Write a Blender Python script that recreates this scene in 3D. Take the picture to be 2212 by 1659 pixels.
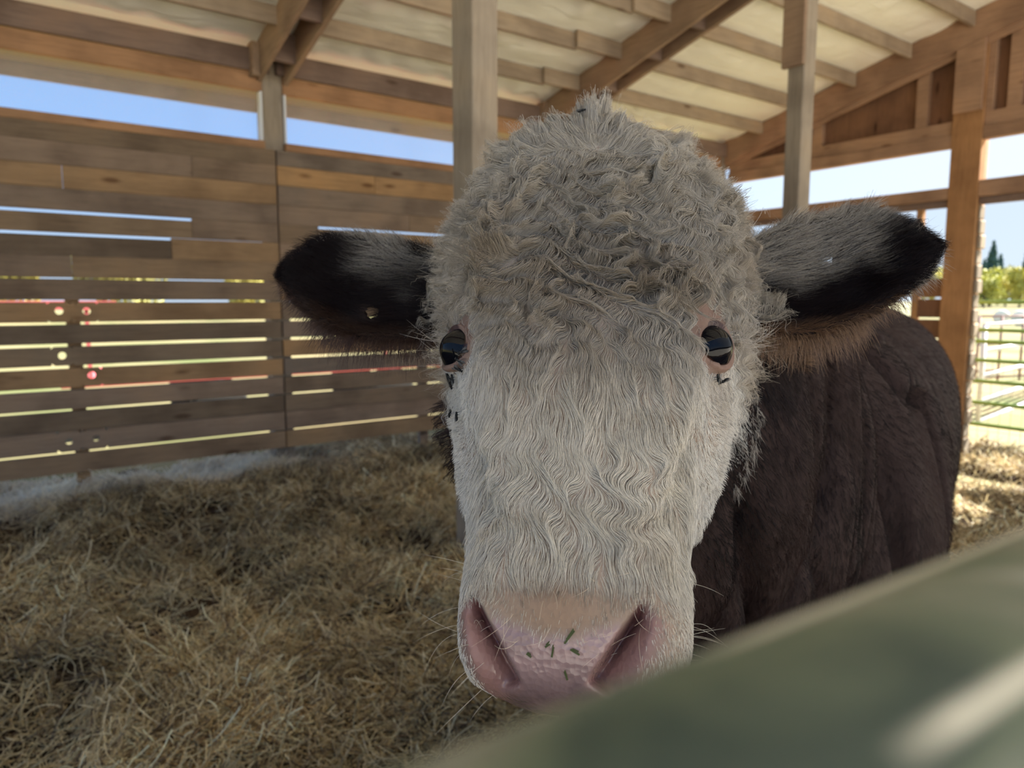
import bpy, bmesh, math, random
import numpy as np
from mathutils import Vector, Matrix
from mathutils.bvhtree import BVHTree

random.seed(7)
RNG = np.random.default_rng(11)
SC = bpy.context.scene
COL = SC.collection
for o in list(bpy.data.objects):
    bpy.data.objects.remove(o)

# ------------------------------------------------------------------ camera
CAM = np.array([0., 0., 1.4])
HD, PT = math.radians(36.0), math.radians(6.6)
FW = np.array([math.sin(HD)*math.cos(PT), math.cos(HD)*math.cos(PT), -math.sin(PT)])
RT = np.array([math.cos(HD), -math.sin(HD), 0.])
UP = np.cross(RT, FW)
cam = bpy.data.cameras.new('camera')
cam.sensor_fit = 'HORIZONTAL'; cam.sensor_width = 36.0; cam.lens = 36.0*1550/2212
cam.clip_start = 0.01; cam.clip_end = 800
cam.dof.use_dof = True; cam.dof.focus_distance = 0.575; cam.dof.aperture_fstop = 8.0
cam.dof.aperture_blades = 0
camo = bpy.data.objects.new('camera', cam); COL.objects.link(camo)
camo.matrix_world = Matrix(((RT[0], UP[0], -FW[0], CAM[0]), (RT[1], UP[1], -FW[1], CAM[1]), (RT[2], UP[2], -FW[2], CAM[2]), (0, 0, 0, 1)))
SC.camera = camo

# ------------------------------------------------------------------ light and exposure
SC.view_settings.view_transform = 'Standard'; SC.view_settings.look = 'None'
SC.view_settings.gamma = 1.0; SC.view_settings.use_curve_mapping = False
SC.view_settings.exposure = 1.15
SC.cycles.use_denoising = True
SC.cycles.max_bounces = 10; SC.cycles.diffuse_bounces = 6; SC.cycles.glossy_bounces = 3
SC.cycles.transmission_bounces = 6; SC.cycles.transparent_max_bounces = 16
SC.cycles.sample_clamp_indirect = 6.0
SC.cycles.caustics_reflective = False; SC.cycles.caustics_refractive = False
SC.cycles_curves.shape = 'RIBBONS'; SC.cycles_curves.subdivisions = 2

SUN_EL, SUN_AZ = math.radians(47), math.radians(-16)      # azimuth measured from +X (the end wall) towards -Y
SUN = Vector((math.cos(SUN_EL)*math.cos(SUN_AZ), math.cos(SUN_EL)*math.sin(SUN_AZ), math.sin(SUN_EL)))
world = bpy.data.worlds.new('sky'); SC.world = world; world.use_nodes = True
nt = world.node_tree; nt.nodes.clear()
def wn(t, **k):
    n = nt.nodes.new(t)
    for a, b in k.items(): setattr(n, a, b)
    return n
out = wn('ShaderNodeOutputWorld'); bg = wn('ShaderNodeBackground'); tc = wn('ShaderNodeTexCoord')
sep = wn('ShaderNodeSeparateXYZ'); nt.links.new(tc.outputs['Generated'], sep.inputs[0])
elev = wn('ShaderNodeValToRGB')                                   # zenith gradient
e = elev.color_ramp.elements
e[0].position = 0.0; e[0].color = (0.56, 0.70, 0.86, 1); e[1].position = 1.0; e[1].color = (0.16, 0.34, 0.74, 1)
m = e.new(0.20); m.color = (0.26, 0.50, 0.90, 1)
nt.links.new(sep.outputs['Z'], elev.inputs[0])
dot = wn('ShaderNodeVectorMath', operation='DOT_PRODUCT'); dot.inputs[1].default_value = SUN
nt.links.new(tc.outputs['Generated'], dot.inputs[0])
glow = wn('ShaderNodeMapRange', interpolation_type='SMOOTHSTEP'); glow.inputs['From Min'].default_value = 0.10; glow.inputs['From Max'].default_value = 1.0
nt.links.new(dot.outputs['Value'], glow.inputs['Value'])
mix = wn('ShaderNodeMix', data_type='RGBA'); mix.inputs['B'].default_value = (0.72, 0.785, 0.835, 1)
nt.links.new(glow.outputs[0], mix.inputs['Factor']); nt.links.new(elev.outputs[0], mix.inputs['A'])
nt.links.new(mix.outputs['Result'], bg.inputs['Color']); bg.inputs['Strength'].default_value = 0.56
nt.links.new(bg.outputs[0], out.inputs[0])
sl = bpy.data.lights.new('sun', 'SUN'); sl.energy = 13.0; sl.color = (1.0, 0.95, 0.86); sl.angle = math.radians(0.6)
so = bpy.data.objects.new('sun', sl); COL.objects.link(so)
so.rotation_euler = (-SUN).to_track_quat('-Z', 'Y').to_euler(); so.location = (20, -8, 20)

# ------------------------------------------------------------------ helpers
def tag(o, label=None, cat=None, group=None, kind=None):
    if label: o['label'] = label
    if cat: o['category'] = cat
    if group: o['group'] = group
    if kind: o['kind'] = kind
    return o

def empty(name, loc=(0, 0, 0)):
    o = bpy.data.objects.new(name, None); o.empty_display_size = 0.1; o.location = loc
    COL.objects.link(o); return o

class MB:
    def __init__(s): s.v = []; s.f = []
    def add(s, v, f):
        n = len(s.v); s.v += [tuple(p) for p in v]; s.f += [tuple(i+n for i in q) for q in f]; return s
    def box(s, a, b):
        x0, y0, z0 = [min(p, q) for p, q in zip(a, b)]; x1, y1, z1 = [max(p, q) for p, q in zip(a, b)]
        return s.hexa([(x0, y0, z0), (x1, y0, z0), (x1, y1, z0), (x0, y1, z0), (x0, y0, z1), (x1, y0, z1), (x1, y1, z1), (x0, y1, z1)])
    def hexa(s, v):
        return s.add(v, [(3, 2, 1, 0), (4, 5, 6, 7), (0, 1, 5, 4), (1, 2, 6, 5), (2, 3, 7, 6), (3, 0, 4, 7)])
    def beam(s, a, b, w, h, upv=(0, 0, 1)):
        a, b = Vector(a), Vector(b); d = (b-a).normalized(); x = d.cross(Vector(upv)).normalized(); z = x.cross(d)
        c = [(-w/2, -h/2), (w/2, -h/2), (w/2, h/2), (-w/2, h/2)]
        return s.hexa([a+x*i+z*j for i, j in c]+[b+x*i+z*j for i, j in c])
    def tube(s, pts, r, n=10, caps=True):
        pts = [Vector(p) for p in pts]; R = r if isinstance(r, (list, tuple)) else [r]*len(pts)
        rings = []; ref = None
        for i, p in enumerate(pts):
            d = (pts[min(i+1, len(pts)-1)]-pts[max(i-1, 0)]).normalized()
            if ref is None: ref = d.orthogonal().normalized()
            ref = (ref-d*ref.dot(d)).normalized(); y = d.cross(ref)
            rings.append([p+(ref*math.cos(t)+y*math.sin(t))*R[i] for t in [2*math.pi*k/n for k in range(n)]])
        f = []
        for i in range(len(pts)-1):
            for k in range(n):
                f.append((i*n+k, i*n+(k+1) % n, (i+1)*n+(k+1) % n, (i+1)*n+k))
        if caps: f += [tuple(range(n))[::-1], tuple((len(pts)-1)*n+k for k in range(n))]
        return s.add([q for rg in rings for q in rg], f)
    def build(s, name, mat, parent=None, smooth=False, bevel=0.0):
        me = bpy.data.meshes.new(name); me.from_pydata(s.v, [], s.f); me.update()
        if smooth: me.polygons.foreach_set('use_smooth', [True]*len(me.polygons))
        if mat: me.materials.append(mat)
        o = bpy.data.objects.new(name, me); COL.objects.link(o)
        if parent: o.parent = parent; o.matrix_parent_inverse = Matrix.Translation(-parent.location)
        if bevel:
            b = o.modifiers.new('edge', 'BEVEL'); b.width = bevel; b.segments = 1; b.limit_method = 'ANGLE'
        return o

def centre(o):
    """put the origin of an unparented mesh at the middle of its base"""
    me = o.data; n = len(me.vertices); co = np.empty(n*3); me.vertices.foreach_get('co', co); co = co.reshape(-1, 3)
    c = np.array([(co[:, 0].min()+co[:, 0].max())/2, (co[:, 1].min()+co[:, 1].max())/2, co[:, 2].min()])
    me.vertices.foreach_set('co', (co-c).ravel()); o.location = Vector(c)+o.location; return o

# value noise ------------------------------------------------------
def _hash(i, j, k, seed):
    h = (i.astype(np.int64)*374761393+j.astype(np.int64)*668265263+k.astype(np.int64)*2147483647+seed*144665) & 0x7fffffff
    h = ((h ^ (h >> 13))*1274126177) & 0x7fffffff
    return ((h ^ (h >> 16)) & 0xffff)/65535.0
def noise(p, freq=1.0, seed=0):
    p = np.asarray(p, float)*freq; i = np.floor(p); f = p-i; i = i.astype(np.int64); f = f*f*(3-2*f)
    r = 0
    for a in (0, 1):
        for b in (0, 1):
            for c in (0, 1):
                w = (f[:, 0] if a else 1-f[:, 0])*(f[:, 1] if b else 1-f[:, 1])*(f[:, 2] if c else 1-f[:, 2])
                r = r+w*_hash(i[:, 0]+a, i[:, 1]+b, i[:, 2]+c, seed)
    return r*2-1
def fbm(p, freq, oct=3, seed=0):
    r = 0; a = 1.0; t = 0
    for k in range(oct):
        r = r+a*noise(p, freq*2**k, seed+k*17); t += a; a *= 0.5
    return r/t
def sstep(a, b, x):
    t = np.clip((x-a)/(b-a), 0, 1); return t*t*(3-2*t)

# ------------------------------------------------------------------ materials
def mat(name, rough=0.8, col=(0.5, 0.5, 0.5)):
    m = bpy.data.materials.new(name); m.use_nodes = True
    b = m.node_tree.nodes['Principled BSDF']; b.inputs['Roughness'].default_value = rough
    b.inputs['Base Color'].default_value = (*col, 1); b.inputs['Specular IOR Level'].default_value = 0.25
    return m, m.node_tree, b
def N(t, kind, **kw):
    n = t.nodes.new(kind)
    for a, b in kw.items(): setattr(n, a, b)
    return n
def ramp(t, fac, stops):
    r = N(t, 'ShaderNodeValToRGB'); el = r.color_ramp.elements
    while len(el) < len(stops): el.new(0.5)
    for x, (p, c) in zip(el, stops): x.position = p; x.color = (*c, 1)
    t.links.new(fac, r.inputs[0]); return r.outputs[0]
def mixc(t, fac, a, b, mode='MIX'):
    n = N(t, 'ShaderNodeMix', data_type='RGBA', blend_type=mode)
    for s, k in ((fac, 'Factor'), (a, 'A'), (b, 'B')):
        if hasattr(s, 'links'): t.links.new(s, n.inputs[k])
        elif isinstance(s, tuple): n.inputs[k].default_value = (*s, 1)
        else: n.inputs[k].default_value = s
    return n.outputs['Result']
def bump(t, b, h, strength=0.4, dist=0.004):
    n = N(t, 'ShaderNodeBump'); n.inputs['Strength'].default_value = strength; n.inputs['Distance'].default_value = dist
    t.links.new(h, n.inputs['Height']); t.links.new(n.outputs[0], b.inputs['Normal'])

def wood(name, axis, stops, rough=0.85, grain=0.5, knots=True):
    """timber whose grain runs along one axis; every piece takes its own tone from its object"""
    m, t, b = mat(name, rough)
    tc = N(t, 'ShaderNodeTexCoord'); oi = N(t, 'ShaderNodeObjectInfo'); mp = N(t, 'ShaderNodeMapping')
    sc = [9., 9., 9.]; sc[axis] = 0.7; mp.inputs['Scale'].default_value = sc
    off = N(t, 'ShaderNodeVectorMath', operation='SCALE'); cmb = N(t, 'ShaderNodeCombineXYZ')
    for k in range(3): t.links.new(oi.outputs['Random'], cmb.inputs[k])
    off.inputs['Scale'].default_value = 57.0; t.links.new(cmb.outputs[0], off.inputs[0])
    ad = N(t, 'ShaderNodeVectorMath', operation='ADD'); t.links.new(tc.outputs['Object'], ad.inputs[0]); t.links.new(off.outputs[0], ad.inputs[1])
    t.links.new(ad.outputs[0], mp.inputs['Vector'])
    g = N(t, 'ShaderNodeTexNoise'); g.inputs['Scale'].default_value = 5.0; g.inputs['Detail'].default_value = 7; g.inputs['Roughness'].default_value = 0.65; g.inputs['Distortion'].default_value = 0.6
    t.links.new(mp.outputs[0], g.inputs['Vector'])
    tone = ramp(t, oi.outputs['Random'], stops)
    gr = ramp(t, g.outputs['Fac'], [(0.25, (0.45, 0.42, 0.38)), (0.5, (0.95, 0.95, 0.95)), (0.75, (1.25, 1.22, 1.15))])
    c = mixc(t, grain, tone, gr, 'MULTIPLY')
    bl = N(t, 'ShaderNodeTexNoise'); bl.inputs['Scale'].default_value = 2.2; bl.inputs['Detail'].default_value = 4; t.links.new(ad.outputs[0], bl.inputs['Vector'])
    st = ramp(t, bl.outputs['Fac'], [(0.36, (0.62, 0.6, 0.6)), (0.55, (1.0, 1.0, 1.0)), (0.75, (1.15, 1.08, 0.98))])
    c = mixc(t, 0.75, c, st, 'MULTIPLY')
    if knots:
        vo = N(t, 'ShaderNodeTexVoronoi'); mk = N(t, 'ShaderNodeMapping'); ks = [9., 9., 9.]; ks[axis] = 3.0
        mk.inputs['Scale'].default_value = ks; t.links.new(ad.outputs[0], mk.inputs['Vector']); t.links.new(mk.outputs[0], vo.inputs['Vector']); vo.inputs['Scale'].default_value = 0.55
        kk = ramp(t, vo.outputs['Distance'], [(0.06, (0.35, 0.27, 0.22)), (0.14, (1, 1, 1))]); c = mixc(t, 0.8, c, kk, 'MULTIPLY')
    t.links.new(c, b.inputs['Base Color']); bump(t, b, g.outputs['Fac'], 0.35, 0.004)
    return m
PLANK = wood('plank_wood', 0, [(0.0, (0.22, 0.155, 0.10)), (0.3, (0.34, 0.235, 0.16)), (0.55, (0.22, 0.17, 0.13)), (0.78, (0.46, 0.27, 0.125)), (1.0, (0.27, 0.20, 0.135))])
WARM = (0.42, 0.22, 0.09)
BEAMX = wood('beam_wood_along', 0, [(0, (0.40, 0.215, 0.11)), (1, (0.46, 0.26, 0.14))])
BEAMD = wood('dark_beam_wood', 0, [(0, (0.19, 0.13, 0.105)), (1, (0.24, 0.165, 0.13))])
BEAMY = wood('beam_wood_across', 1, [(0, (0.36, 0.22, 0.145)), (1, (0.41, 0.25, 0.16))])
RAFT = wood('rafter_wood', 1, [(0, (0.30, 0.20, 0.135)), (1, (0.36, 0.245, 0.165))])
PURL = wood('purlin_wood', 0, [(0, (0.32, 0.245, 0.18)), (1, (0.40, 0.31, 0.225))])
POST = wood('post_wood', 2, [(0, (0.32, 0.265, 0.205)), (1, (0.37, 0.30, 0.225))], knots=False)
POSTW = wood('warm_post_wood', 2, [(0, (0.42, 0.22, 0.10)), (1, (0.42, 0.24, 0.11))], knots=False)
PLY = wood('plywood', 2, [(0, (0.20, 0.10, 0.06)), (1, (0.26, 0.135, 0.075))])

# ------------------------------------------------------------------ ground, floor
def gz(x, y):
    """height of the trodden floor: falls a little towards the end wall"""
    return -0.17*sstep(3.0, 8.0, x)
def fh(x, y):
    p = np.stack([x, y, 0*x], 1)
    z = gz(x, y)-0.02+0.085*fbm(p, 1.6, 3, 3)*(1-0.6*sstep(5.2, 6.1, y))+0.05*np.maximum(0, noise(p, 3.2, 9))+0.03*noise(p, 6.5, 21)
    hol = np.maximum(0, noise(p, 2.1, 44)-0.2); z -= 0.20*hol
    z -= 0.075*sstep(5.3, 6.2, y)
    return z
def grid_mesh(name, xs, ys, zf, m):
    X, Y = np.meshgrid(xs, ys, indexing='ij'); x, y = X.ravel(), Y.ravel(); z = zf(x, y)
    nx, ny = len(xs), len(ys); i = np.arange(nx*ny).reshape(nx, ny)
    f = np.stack([i[:-1, :-1].ravel(), i[1:, :-1].ravel(), i[1:, 1:].ravel(), i[:-1, 1:].ravel()], 1)
    me = bpy.data.meshes.new(name); me.from_pydata(np.stack([x, y, z], 1).tolist(), [], f.tolist()); me.update()
    me.polygons.foreach_set('use_smooth', [True]*len(me.polygons)); me.materials.append(m)
    o = bpy.data.objects.new(name, me); COL.objects.link(o); return o
m, t, b = mat('bedding', 0.95)
tcn = N(t, 'ShaderNodeTexCoord'); nz = N(t, 'ShaderNodeTexNoise'); nz.inputs['Scale'].default_value = 3.5; nz.inputs['Detail'].default_value = 8; nz.inputs['Roughness'].default_value = 0.7
t.links.new(tcn.outputs['Object'], nz.inputs['Vector'])
t.links.new(ramp(t, nz.outputs['Fac'], [(0.3, (0.025, 0.015, 0.009)), (0.55, (0.07, 0.043, 0.022)), (0.75, (0.18, 0.12, 0.06))]), b.inputs['Base Color'])
n2 = N(t, 'ShaderNodeTexNoise'); n2.inputs['Scale'].default_value = 60; n2.inputs['Detail'].default_value = 6; t.links.new(tcn.outputs['Object'], n2.inputs['Vector']); bump(t, b, n2.outputs['Fac'], 0.9, 0.02)
BED = m
tag(grid_mesh('floor', np.linspace(-4, 8.6, 316), np.linspace(-2.2, 7.1, 233), fh, BED), kind='structure', label='barn floor under trampled straw and dark damp bedding')
m, t, b = mat('pasture', 0.95)
tcn = N(t, 'ShaderNodeTexCoord'); nz = N(t, 'ShaderNodeTexNoise'); nz.inputs['Scale'].default_value = 0.35; nz.inputs['Detail'].default_value = 9
t.links.new(tcn.outputs['Object'], nz.inputs['Vector'])
t.links.new(ramp(t, nz.outputs['Fac'], [(0.35, (0.10, 0.12, 0.04)), (0.5, (0.17, 0.155, 0.075)), (0.65, (0.24, 0.195, 0.10))]), b.inputs['Base Color'])
PAST = m
xs = np.concatenate([np.linspace(-120, -10, 12), np.linspace(-8, 30, 40), np.linspace(35, 240, 24)]); ys = np.concatenate([np.linspace(-120, -10, 12), np.linspace(-8, 20, 30), np.linspace(25, 200, 20)])
tag(grid_mesh('ground', xs, ys, lambda x, y: -0.22+0*x+0.008*np.maximum(0, x-70), PAST), kind='structure', label='dried green pasture around the barn')

m, t, b = mat('gravel', 0.95); tcn = N(t, 'ShaderNodeTexCoord'); nz = N(t, 'ShaderNodeTexNoise'); nz.inputs['Scale'].default_value = 6; nz.inputs['Detail'].default_value = 9
t.links.new(tcn.outputs['Object'], nz.inputs['Vector']); t.links.new(ramp(t, nz.outputs['Fac'], [(0.35, (0.42, 0.39, 0.34)), (0.65, (0.66, 0.62, 0.55))]), b.inputs['Base Color'])
tag(grid_mesh('reflector', np.linspace(-16, 26, 30), np.linspace(-22, -2.1, 20), lambda x, y: -0.19+0.01*noise(np.stack([x, y, 0*x], 1), 0.7, 2), m), kind='structure', label='pale gravel yard added out of view to bounce sunlight into the open barn')  # unseen ground patch, added to bounce neutral sunlight onto the ceiling
# ------------------------------------------------------------------ wall_left: sixteen courses of boards on posts
YW = 6.2
wl = empty('wall_left', (2.05, YW, 0)); tag(wl, 'barn side wall of gapped horizontal boards on posts', kind='structure')
pitch, zb0 = 0.1612, 0.118
# rows from the bottom; gap above each board in metres for the bays [west, 1st, 2nd, 3rd]
gaps = [0.014, 0.005, 0.017, 0.020, 0.021, 0.021, 0.019, 0.016, 0.008, 0.003, 0.018, 0.021, 0.006, 0.003, 0.002, 0.037]
bays = [(-4.0, -0.955), (-0.945, 2.042), (2.056, 5.048), (5.056, 8.0)]
def plank(x0, x1, z0, z1, dy, holes=()):
    mb = MB(); y0, y1 = YW+dy, YW+0.036+dy
    if not holes: mb.box((x0, y0, z0), (x1, y1, z1))
    else:
        xs = x0; n = 20; zc = (z0+z1)/2; hh = (z1-z0)/2
        for hx, hzo, r in sorted(holes):
            mb.box((xs, y0, z0), (hx-hh, y1, z1)); hz = zc+hzo
            ci = [(hx+r*math.cos(a), hz+r*math.sin(a)) for a in [2*math.pi*k/n for k in range(n)]]
            sq = []
            for k in range(n):
                a = 2*math.pi*k/n; c, s = math.cos(a), math.sin(a); q = hh/max(abs(c), abs(s)); sq.append((hx+q*c, zc+q*s))
            v = [(x, y0, z) for x, z in ci]+[(x, y0, z) for x, z in sq]+[(x, y1, z) for x, z in ci]+[(x, y1, z) for x, z in sq]
            f = []
            for k in range(n):
                j = (k+1) % n
                f += [(k, j, n+j, n+k), (2*n+j, 2*n+k, 3*n+k, 3*n+j), (j, k, 2*n+k, 2*n+j)]
            mb.add(v, f); xs = hx+hh
        mb.box((xs, y0, z0), (x1, y1, z1))
    return mb.build('plank', PLANK, wl)
HOLES = {7: [(0.42, 0.01, 0.027), (0.595, 0.008, 0.027)], 5: [(0.42, 0.005, 0.027)], 4: [(0.60, 0.012, 0.027)], 1: [(0.425, 0.0, 0.026), (0.60, 0.005, 0.026)]}
for r in range(16):
    for bi, (x0, x1) in enumerate(bays):
        z0 = zb0+r*pitch+RNG.normal(0, 0.0012); z1 = zb0+(r+1)*pitch-gaps[r]
        if bi == 2 and r in (8, 10, 12): z1 = zb0+(r+1)*pitch-0.003
        if bi == 0: z1 = min(z1, zb0+(r+1)*pitch-0.004)
        dy = RNG.uniform(-0.004, 0.004)
        if bi == 1:
            hs = HOLES.get(r, ())
            if r in (10, 11):       # the wide sky gaps stop where a second board butts up tight
                xj = 1.36 if r == 11 else 1.20
                plank(x0, xj-0.002, z0, z1, dy); plank(xj+0.002, x1, z0, zb0+(r+1)*pitch-0.002, dy)
            elif r in (9, 13, 14): 
                xj = {9: 0.52, 13: 0.50, 14: 1.38}[r]
                plank(x0, xj-0.002, z0, z1, dy); plank(xj+0.002, x1, z0, z1, dy)
            else: plank(x0, x1, z0, z1, dy, hs)
        elif bi == 2 and r == 11:
            plank(x0, 2.40, z0, zb0+(r+1)*pitch-0.002, dy); plank(2.404, x1, z0, z1, dy)
        elif bi == 2 and r in (12, 14, 10):
            xj = {12: 3.3, 14: 2.95, 10: 3.35}[r]
            plank(x0, xj-0.002, z0, z1, dy); plank(xj+0.002, x1, z0, z1, dy)
        else: plank(x0, x1, z0, z1, dy)
for xc, wd in ((-0.95, 0.17), (2.05, 0.17), (5.05, 0.17), (7.95, 0.18)):
    MB().box((xc-wd/2, YW+0.042, -0.3), (xc+wd/2, YW+0.20, 3.42)).build('post', POST, wl, bevel=0.004)
for xc in (0.508, 3.45, 6.5, -2.4):
    MB().box((xc-0.045, YW+0.043, -0.25), (xc+0.045, YW+0.10, 1.56 if xc > 0 else 2.66)).build('stud', PLANK, wl)
ztop = zb0+16*pitch-0.035
for i, (x0, x1) in enumerate(bays):
    MB().box((x0+0.08, YW-0.004, ztop), (x1-0.08, YW+0.10, ztop+0.064)).build('window_sill', BEAMX, wl, bevel=0.003)
    MB().box((x0+0.08, YW+0.03, 3.13), (x1-0.08, YW+0.075, 3.27)).build('header_board', BEAMX, wl, bevel=0.003)
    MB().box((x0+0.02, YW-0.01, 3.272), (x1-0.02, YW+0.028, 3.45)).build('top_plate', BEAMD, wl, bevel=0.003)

# twin-wall sheet: faint level flutes, mostly see-through
m = bpy.data.materials.new('fluted_sheet'); m.use_nodes = True; t = m.node_tree; t.nodes.clear()
o_ = N(t, 'ShaderNodeOutputMaterial'); tr = N(t, 'ShaderNodeBsdfTransparent'); df = N(t, 'ShaderNodeBsdfTranslucent'); gl = N(t, 'ShaderNodeBsdfGlossy'); gl.inputs['Roughness'].default_value = 0.15
tr.inputs['Color'].default_value = (0.97, 0.98, 1.0, 1); df.inputs['Color'].default_value = (0.9, 0.9, 0.88, 1)
tcn = N(t, 'ShaderNodeTexCoord'); wv = N(t, 'ShaderNodeTexWave', wave_type='BANDS', bands_direction='Z'); wv.inputs['Scale'].default_value = 26.0
t.links.new(tcn.outputs['Object'], wv.inputs['Vector'])
mr = N(t, 'ShaderNodeMapRange'); mr.inputs['From Min'].default_value = 0.55; mr.inputs['From Max'].default_value = 1.0; mr.inputs['To Min'].default_value = 0.015; mr.inputs['To Max'].default_value = 0.30
t.links.new(wv.outputs['Fac'], mr.inputs['Value'])
m1 = N(t, 'ShaderNodeMixShader'); m2 = N(t, 'ShaderNodeMixShader'); m2.inputs[0].default_value = 0.03
t.links.new(mr.outputs[0], m1.inputs[0]); t.links.new(tr.outputs[0], m1.inputs[1]); t.links.new(df.outputs[0], m1.inputs[2])
t.links.new(m1.outputs[0], m2.inputs[1]); t.links.new(gl.outputs[0], m2.inputs[2]); t.links.new(m2.outputs[0], o_.inputs[0])
FLUTE = m
m = bpy.data.materials.new('clear_sheet'); m.use_nodes = True; t = m.node_tree; t.nodes.clear()
o_ = N(t, 'ShaderNodeOutputMaterial'); tr = N(t, 'ShaderNodeBsdfTransparent'); df = N(t, 'ShaderNodeBsdfTranslucent'); m1 = N(t, 'ShaderNodeMixShader'); m1.inputs[0].default_value = 0.02
df.inputs['Color'].default_value = (0.92, 0.95, 1.0, 1); tr.inputs['Color'].default_value = (0.98, 0.99, 1.0, 1)
t.links.new(tr.outputs[0], m1.inputs[1]); t.links.new(df.outputs[0], m1.inputs[2]); t.links.new(m1.outputs[0], o_.inputs[0])
HAZY = m
STEEL, t, b = mat('zinc', 0.35, (0.7, 0.7, 0.68)); b.inputs['Metallic'].default_value = 0.6
WHITEP, t, b = mat('white_plastic', 0.4, (0.75, 0.76, 0.78))
wk = 0
for i, (x0, x1) in enumerate(bays):
    wk += 1
    wr = empty(f'window_{wk}', ((x0+x1)/2, YW+0.10, ztop+0.035)); tag(wr, kind='structure', label='long strip window of fluted clear sheet under the eave')
    MB().box((x0+0.09, YW+0.101, ztop+0.02), (x1-0.09, YW+0.107, 3.25)).build('pane', FLUTE, wr)
    if i in (1, 2):
        for k in range(13):
            xs_ = x0+0.16+k*0.222
            if xs_ < x1-0.1: MB().tube([(xs_, YW+0.099, 3.185), (xs_, YW+0.094, 3.185)], [0.011, 0.006], 8).build('screw', STEEL, wr)
    for sx in (x0+0.085, x1-0.10):
        MB().box((sx, YW+0.03, ztop+0.066), (sx+0.018, YW+0.10, 3.128)).build('jamb_strip', WHITEP, wr)

# ------------------------------------------------------------------ roof: sheet, purlins, rafters
SL = 0.25
def rz(y): return 3.50+SL*(6.2-y)
m, t, b = mat('roof_membrane', 0.6, (0.86, 0.84, 0.76)); b.inputs['Specular IOR Level'].default_value = 0.3
tcn = N(t, 'ShaderNodeTexCoord'); mp = N(t, 'ShaderNodeMapping'); mp.inputs['Scale'].default_value = (1.2, 5.0, 1.0); mp.inputs['Rotation'].default_value = (0, 0, 0.5)
nz = N(t, 'ShaderNodeTexNoise'); nz.inputs['Scale'].default_value = 3.0; nz.inputs['Detail'].default_value = 5; nz.inputs['Distortion'].default_value = 0.8
t.links.new(tcn.outputs['Object'], mp.inputs['Vector']); t.links.new(mp.outputs[0], nz.inputs['Vector'])
bump(t, b, nz.outputs['Fac'], 0.55, 0.03)
tl = N(t, 'ShaderNodeBsdfTranslucent'); tl.inputs['Color'].default_value = (0.85, 0.80, 0.68, 1); ms = N(t, 'ShaderNodeMixShader'); ms.inputs[0].default_value = 0.0
MEMB = m
cl = empty('ceiling', (2, 3, 4.3)); tag(cl, 'white membrane roof lining over purlins and paired rafters', kind='structure')
PY = [5.69-0.592*k for k in range(15)]
def rzs(x, y):
    p = np.stack([x, y, 0*x], 1); k = (5.69-y)/0.592; fr = k-np.floor(k)
    sag = -0.022*np.sin(np.pi*fr)**2
    wr = 0.020*noise(np.stack([x*1.3-y*0.4, y*0.5+x*0.2, 0*x], 1), 5.0, 5)*np.sin(np.pi*fr)
    wr += 0.016*np.abs(noise(np.stack([x*2.2+y*1.2, y*0.3, 0*x], 1), 4.0, 15))*np.sin(np.pi*fr)
    return rz(y)+sag+wr+0.004
ce = grid_mesh('membrane', np.linspace(-4.2, 8.35, 320), np.linspace(-3.35, 6.9, 300), rzs, MEMB)
ce.parent = cl; ce.matrix_parent_inverse = Matrix.Translation(-cl.location)
m, t, b = mat('roof_metal', 0.4, (0.30, 0.36, 0.30)); b.inputs['Metallic'].default_value = 0.3
MB().hexa([(-4.3, -3.4, rz(-3.4)+0.05), (8.5, -3.4, rz(-3.4)+0.05), (8.5, 6.98, rz(6.98)+0.05), (-4.3, 6.98, rz(6.98)+0.05),
           (-4.3, -3.4, rz(-3.4)+0.09), (8.5, -3.4, rz(-3.4)+0.09), (8.5, 6.98, rz(6.98)+0.09), (-4.3, 6.98, rz(6.98)+0.09)]).build('roof_metal', m, cl)
MB().box((-4.2, 6.88, rz(6.9)-0.21), (8.4, 6.92, rz(6.9)+0.02)).build('fascia', PURL, cl)
SOFF, t, b = mat('eave_board', 0.8, (0.62, 0.47, 0.28))
MB().hexa([(-4.2, 6.42, 3.40), (8.3, 6.42, 3.40), (8.3, 6.88, rz(6.88)-0.10), (-4.2, 6.88, rz(6.88)-0.10),
           (-4.2, 6.42, 3.415), (8.3, 6.42, 3.415), (8.3, 6.88, rz(6.88)-0.085), (-4.2, 6.88, rz(6.88)-0.085)]).build('soffit_board', SOFF, cl)
frames = [-0.95, 2.05, 5.05]
edges = [-4.2]+frames+[8.0]
for k, y in enumerate(PY):
    for j in range(len(edges)-1):
        xa, xb = edges[j]+(0.12 if j else 0), edges[j+1]-(0.12 if j < 3 else -0.02)
        if j == 2 and k in (1, 2, 3, 0):        # spliced: two lengths lapped side by side
            xm = xb-0.42-0.1*(k % 2)
            MB().beam((xa, y, rz(y)-0.075), (xm, y, rz(y)-0.075), 0.038, 0.14).build('purlin', PURL, cl, bevel=0.002)
            MB().beam((xm-0.03, y-0.04, rz(y-0.04)-0.077), (xb, y-0.04, rz(y-0.04)-0.077), 0.038, 0.145).build('purlin', PURL, cl, bevel=0.002)
        else:
            MB().beam((xa, y, rz(y)-0.075), (xb, y, rz(y)-0.075), 0.038, 0.14).build('purlin', PURL, cl, bevel=0.002)
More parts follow.
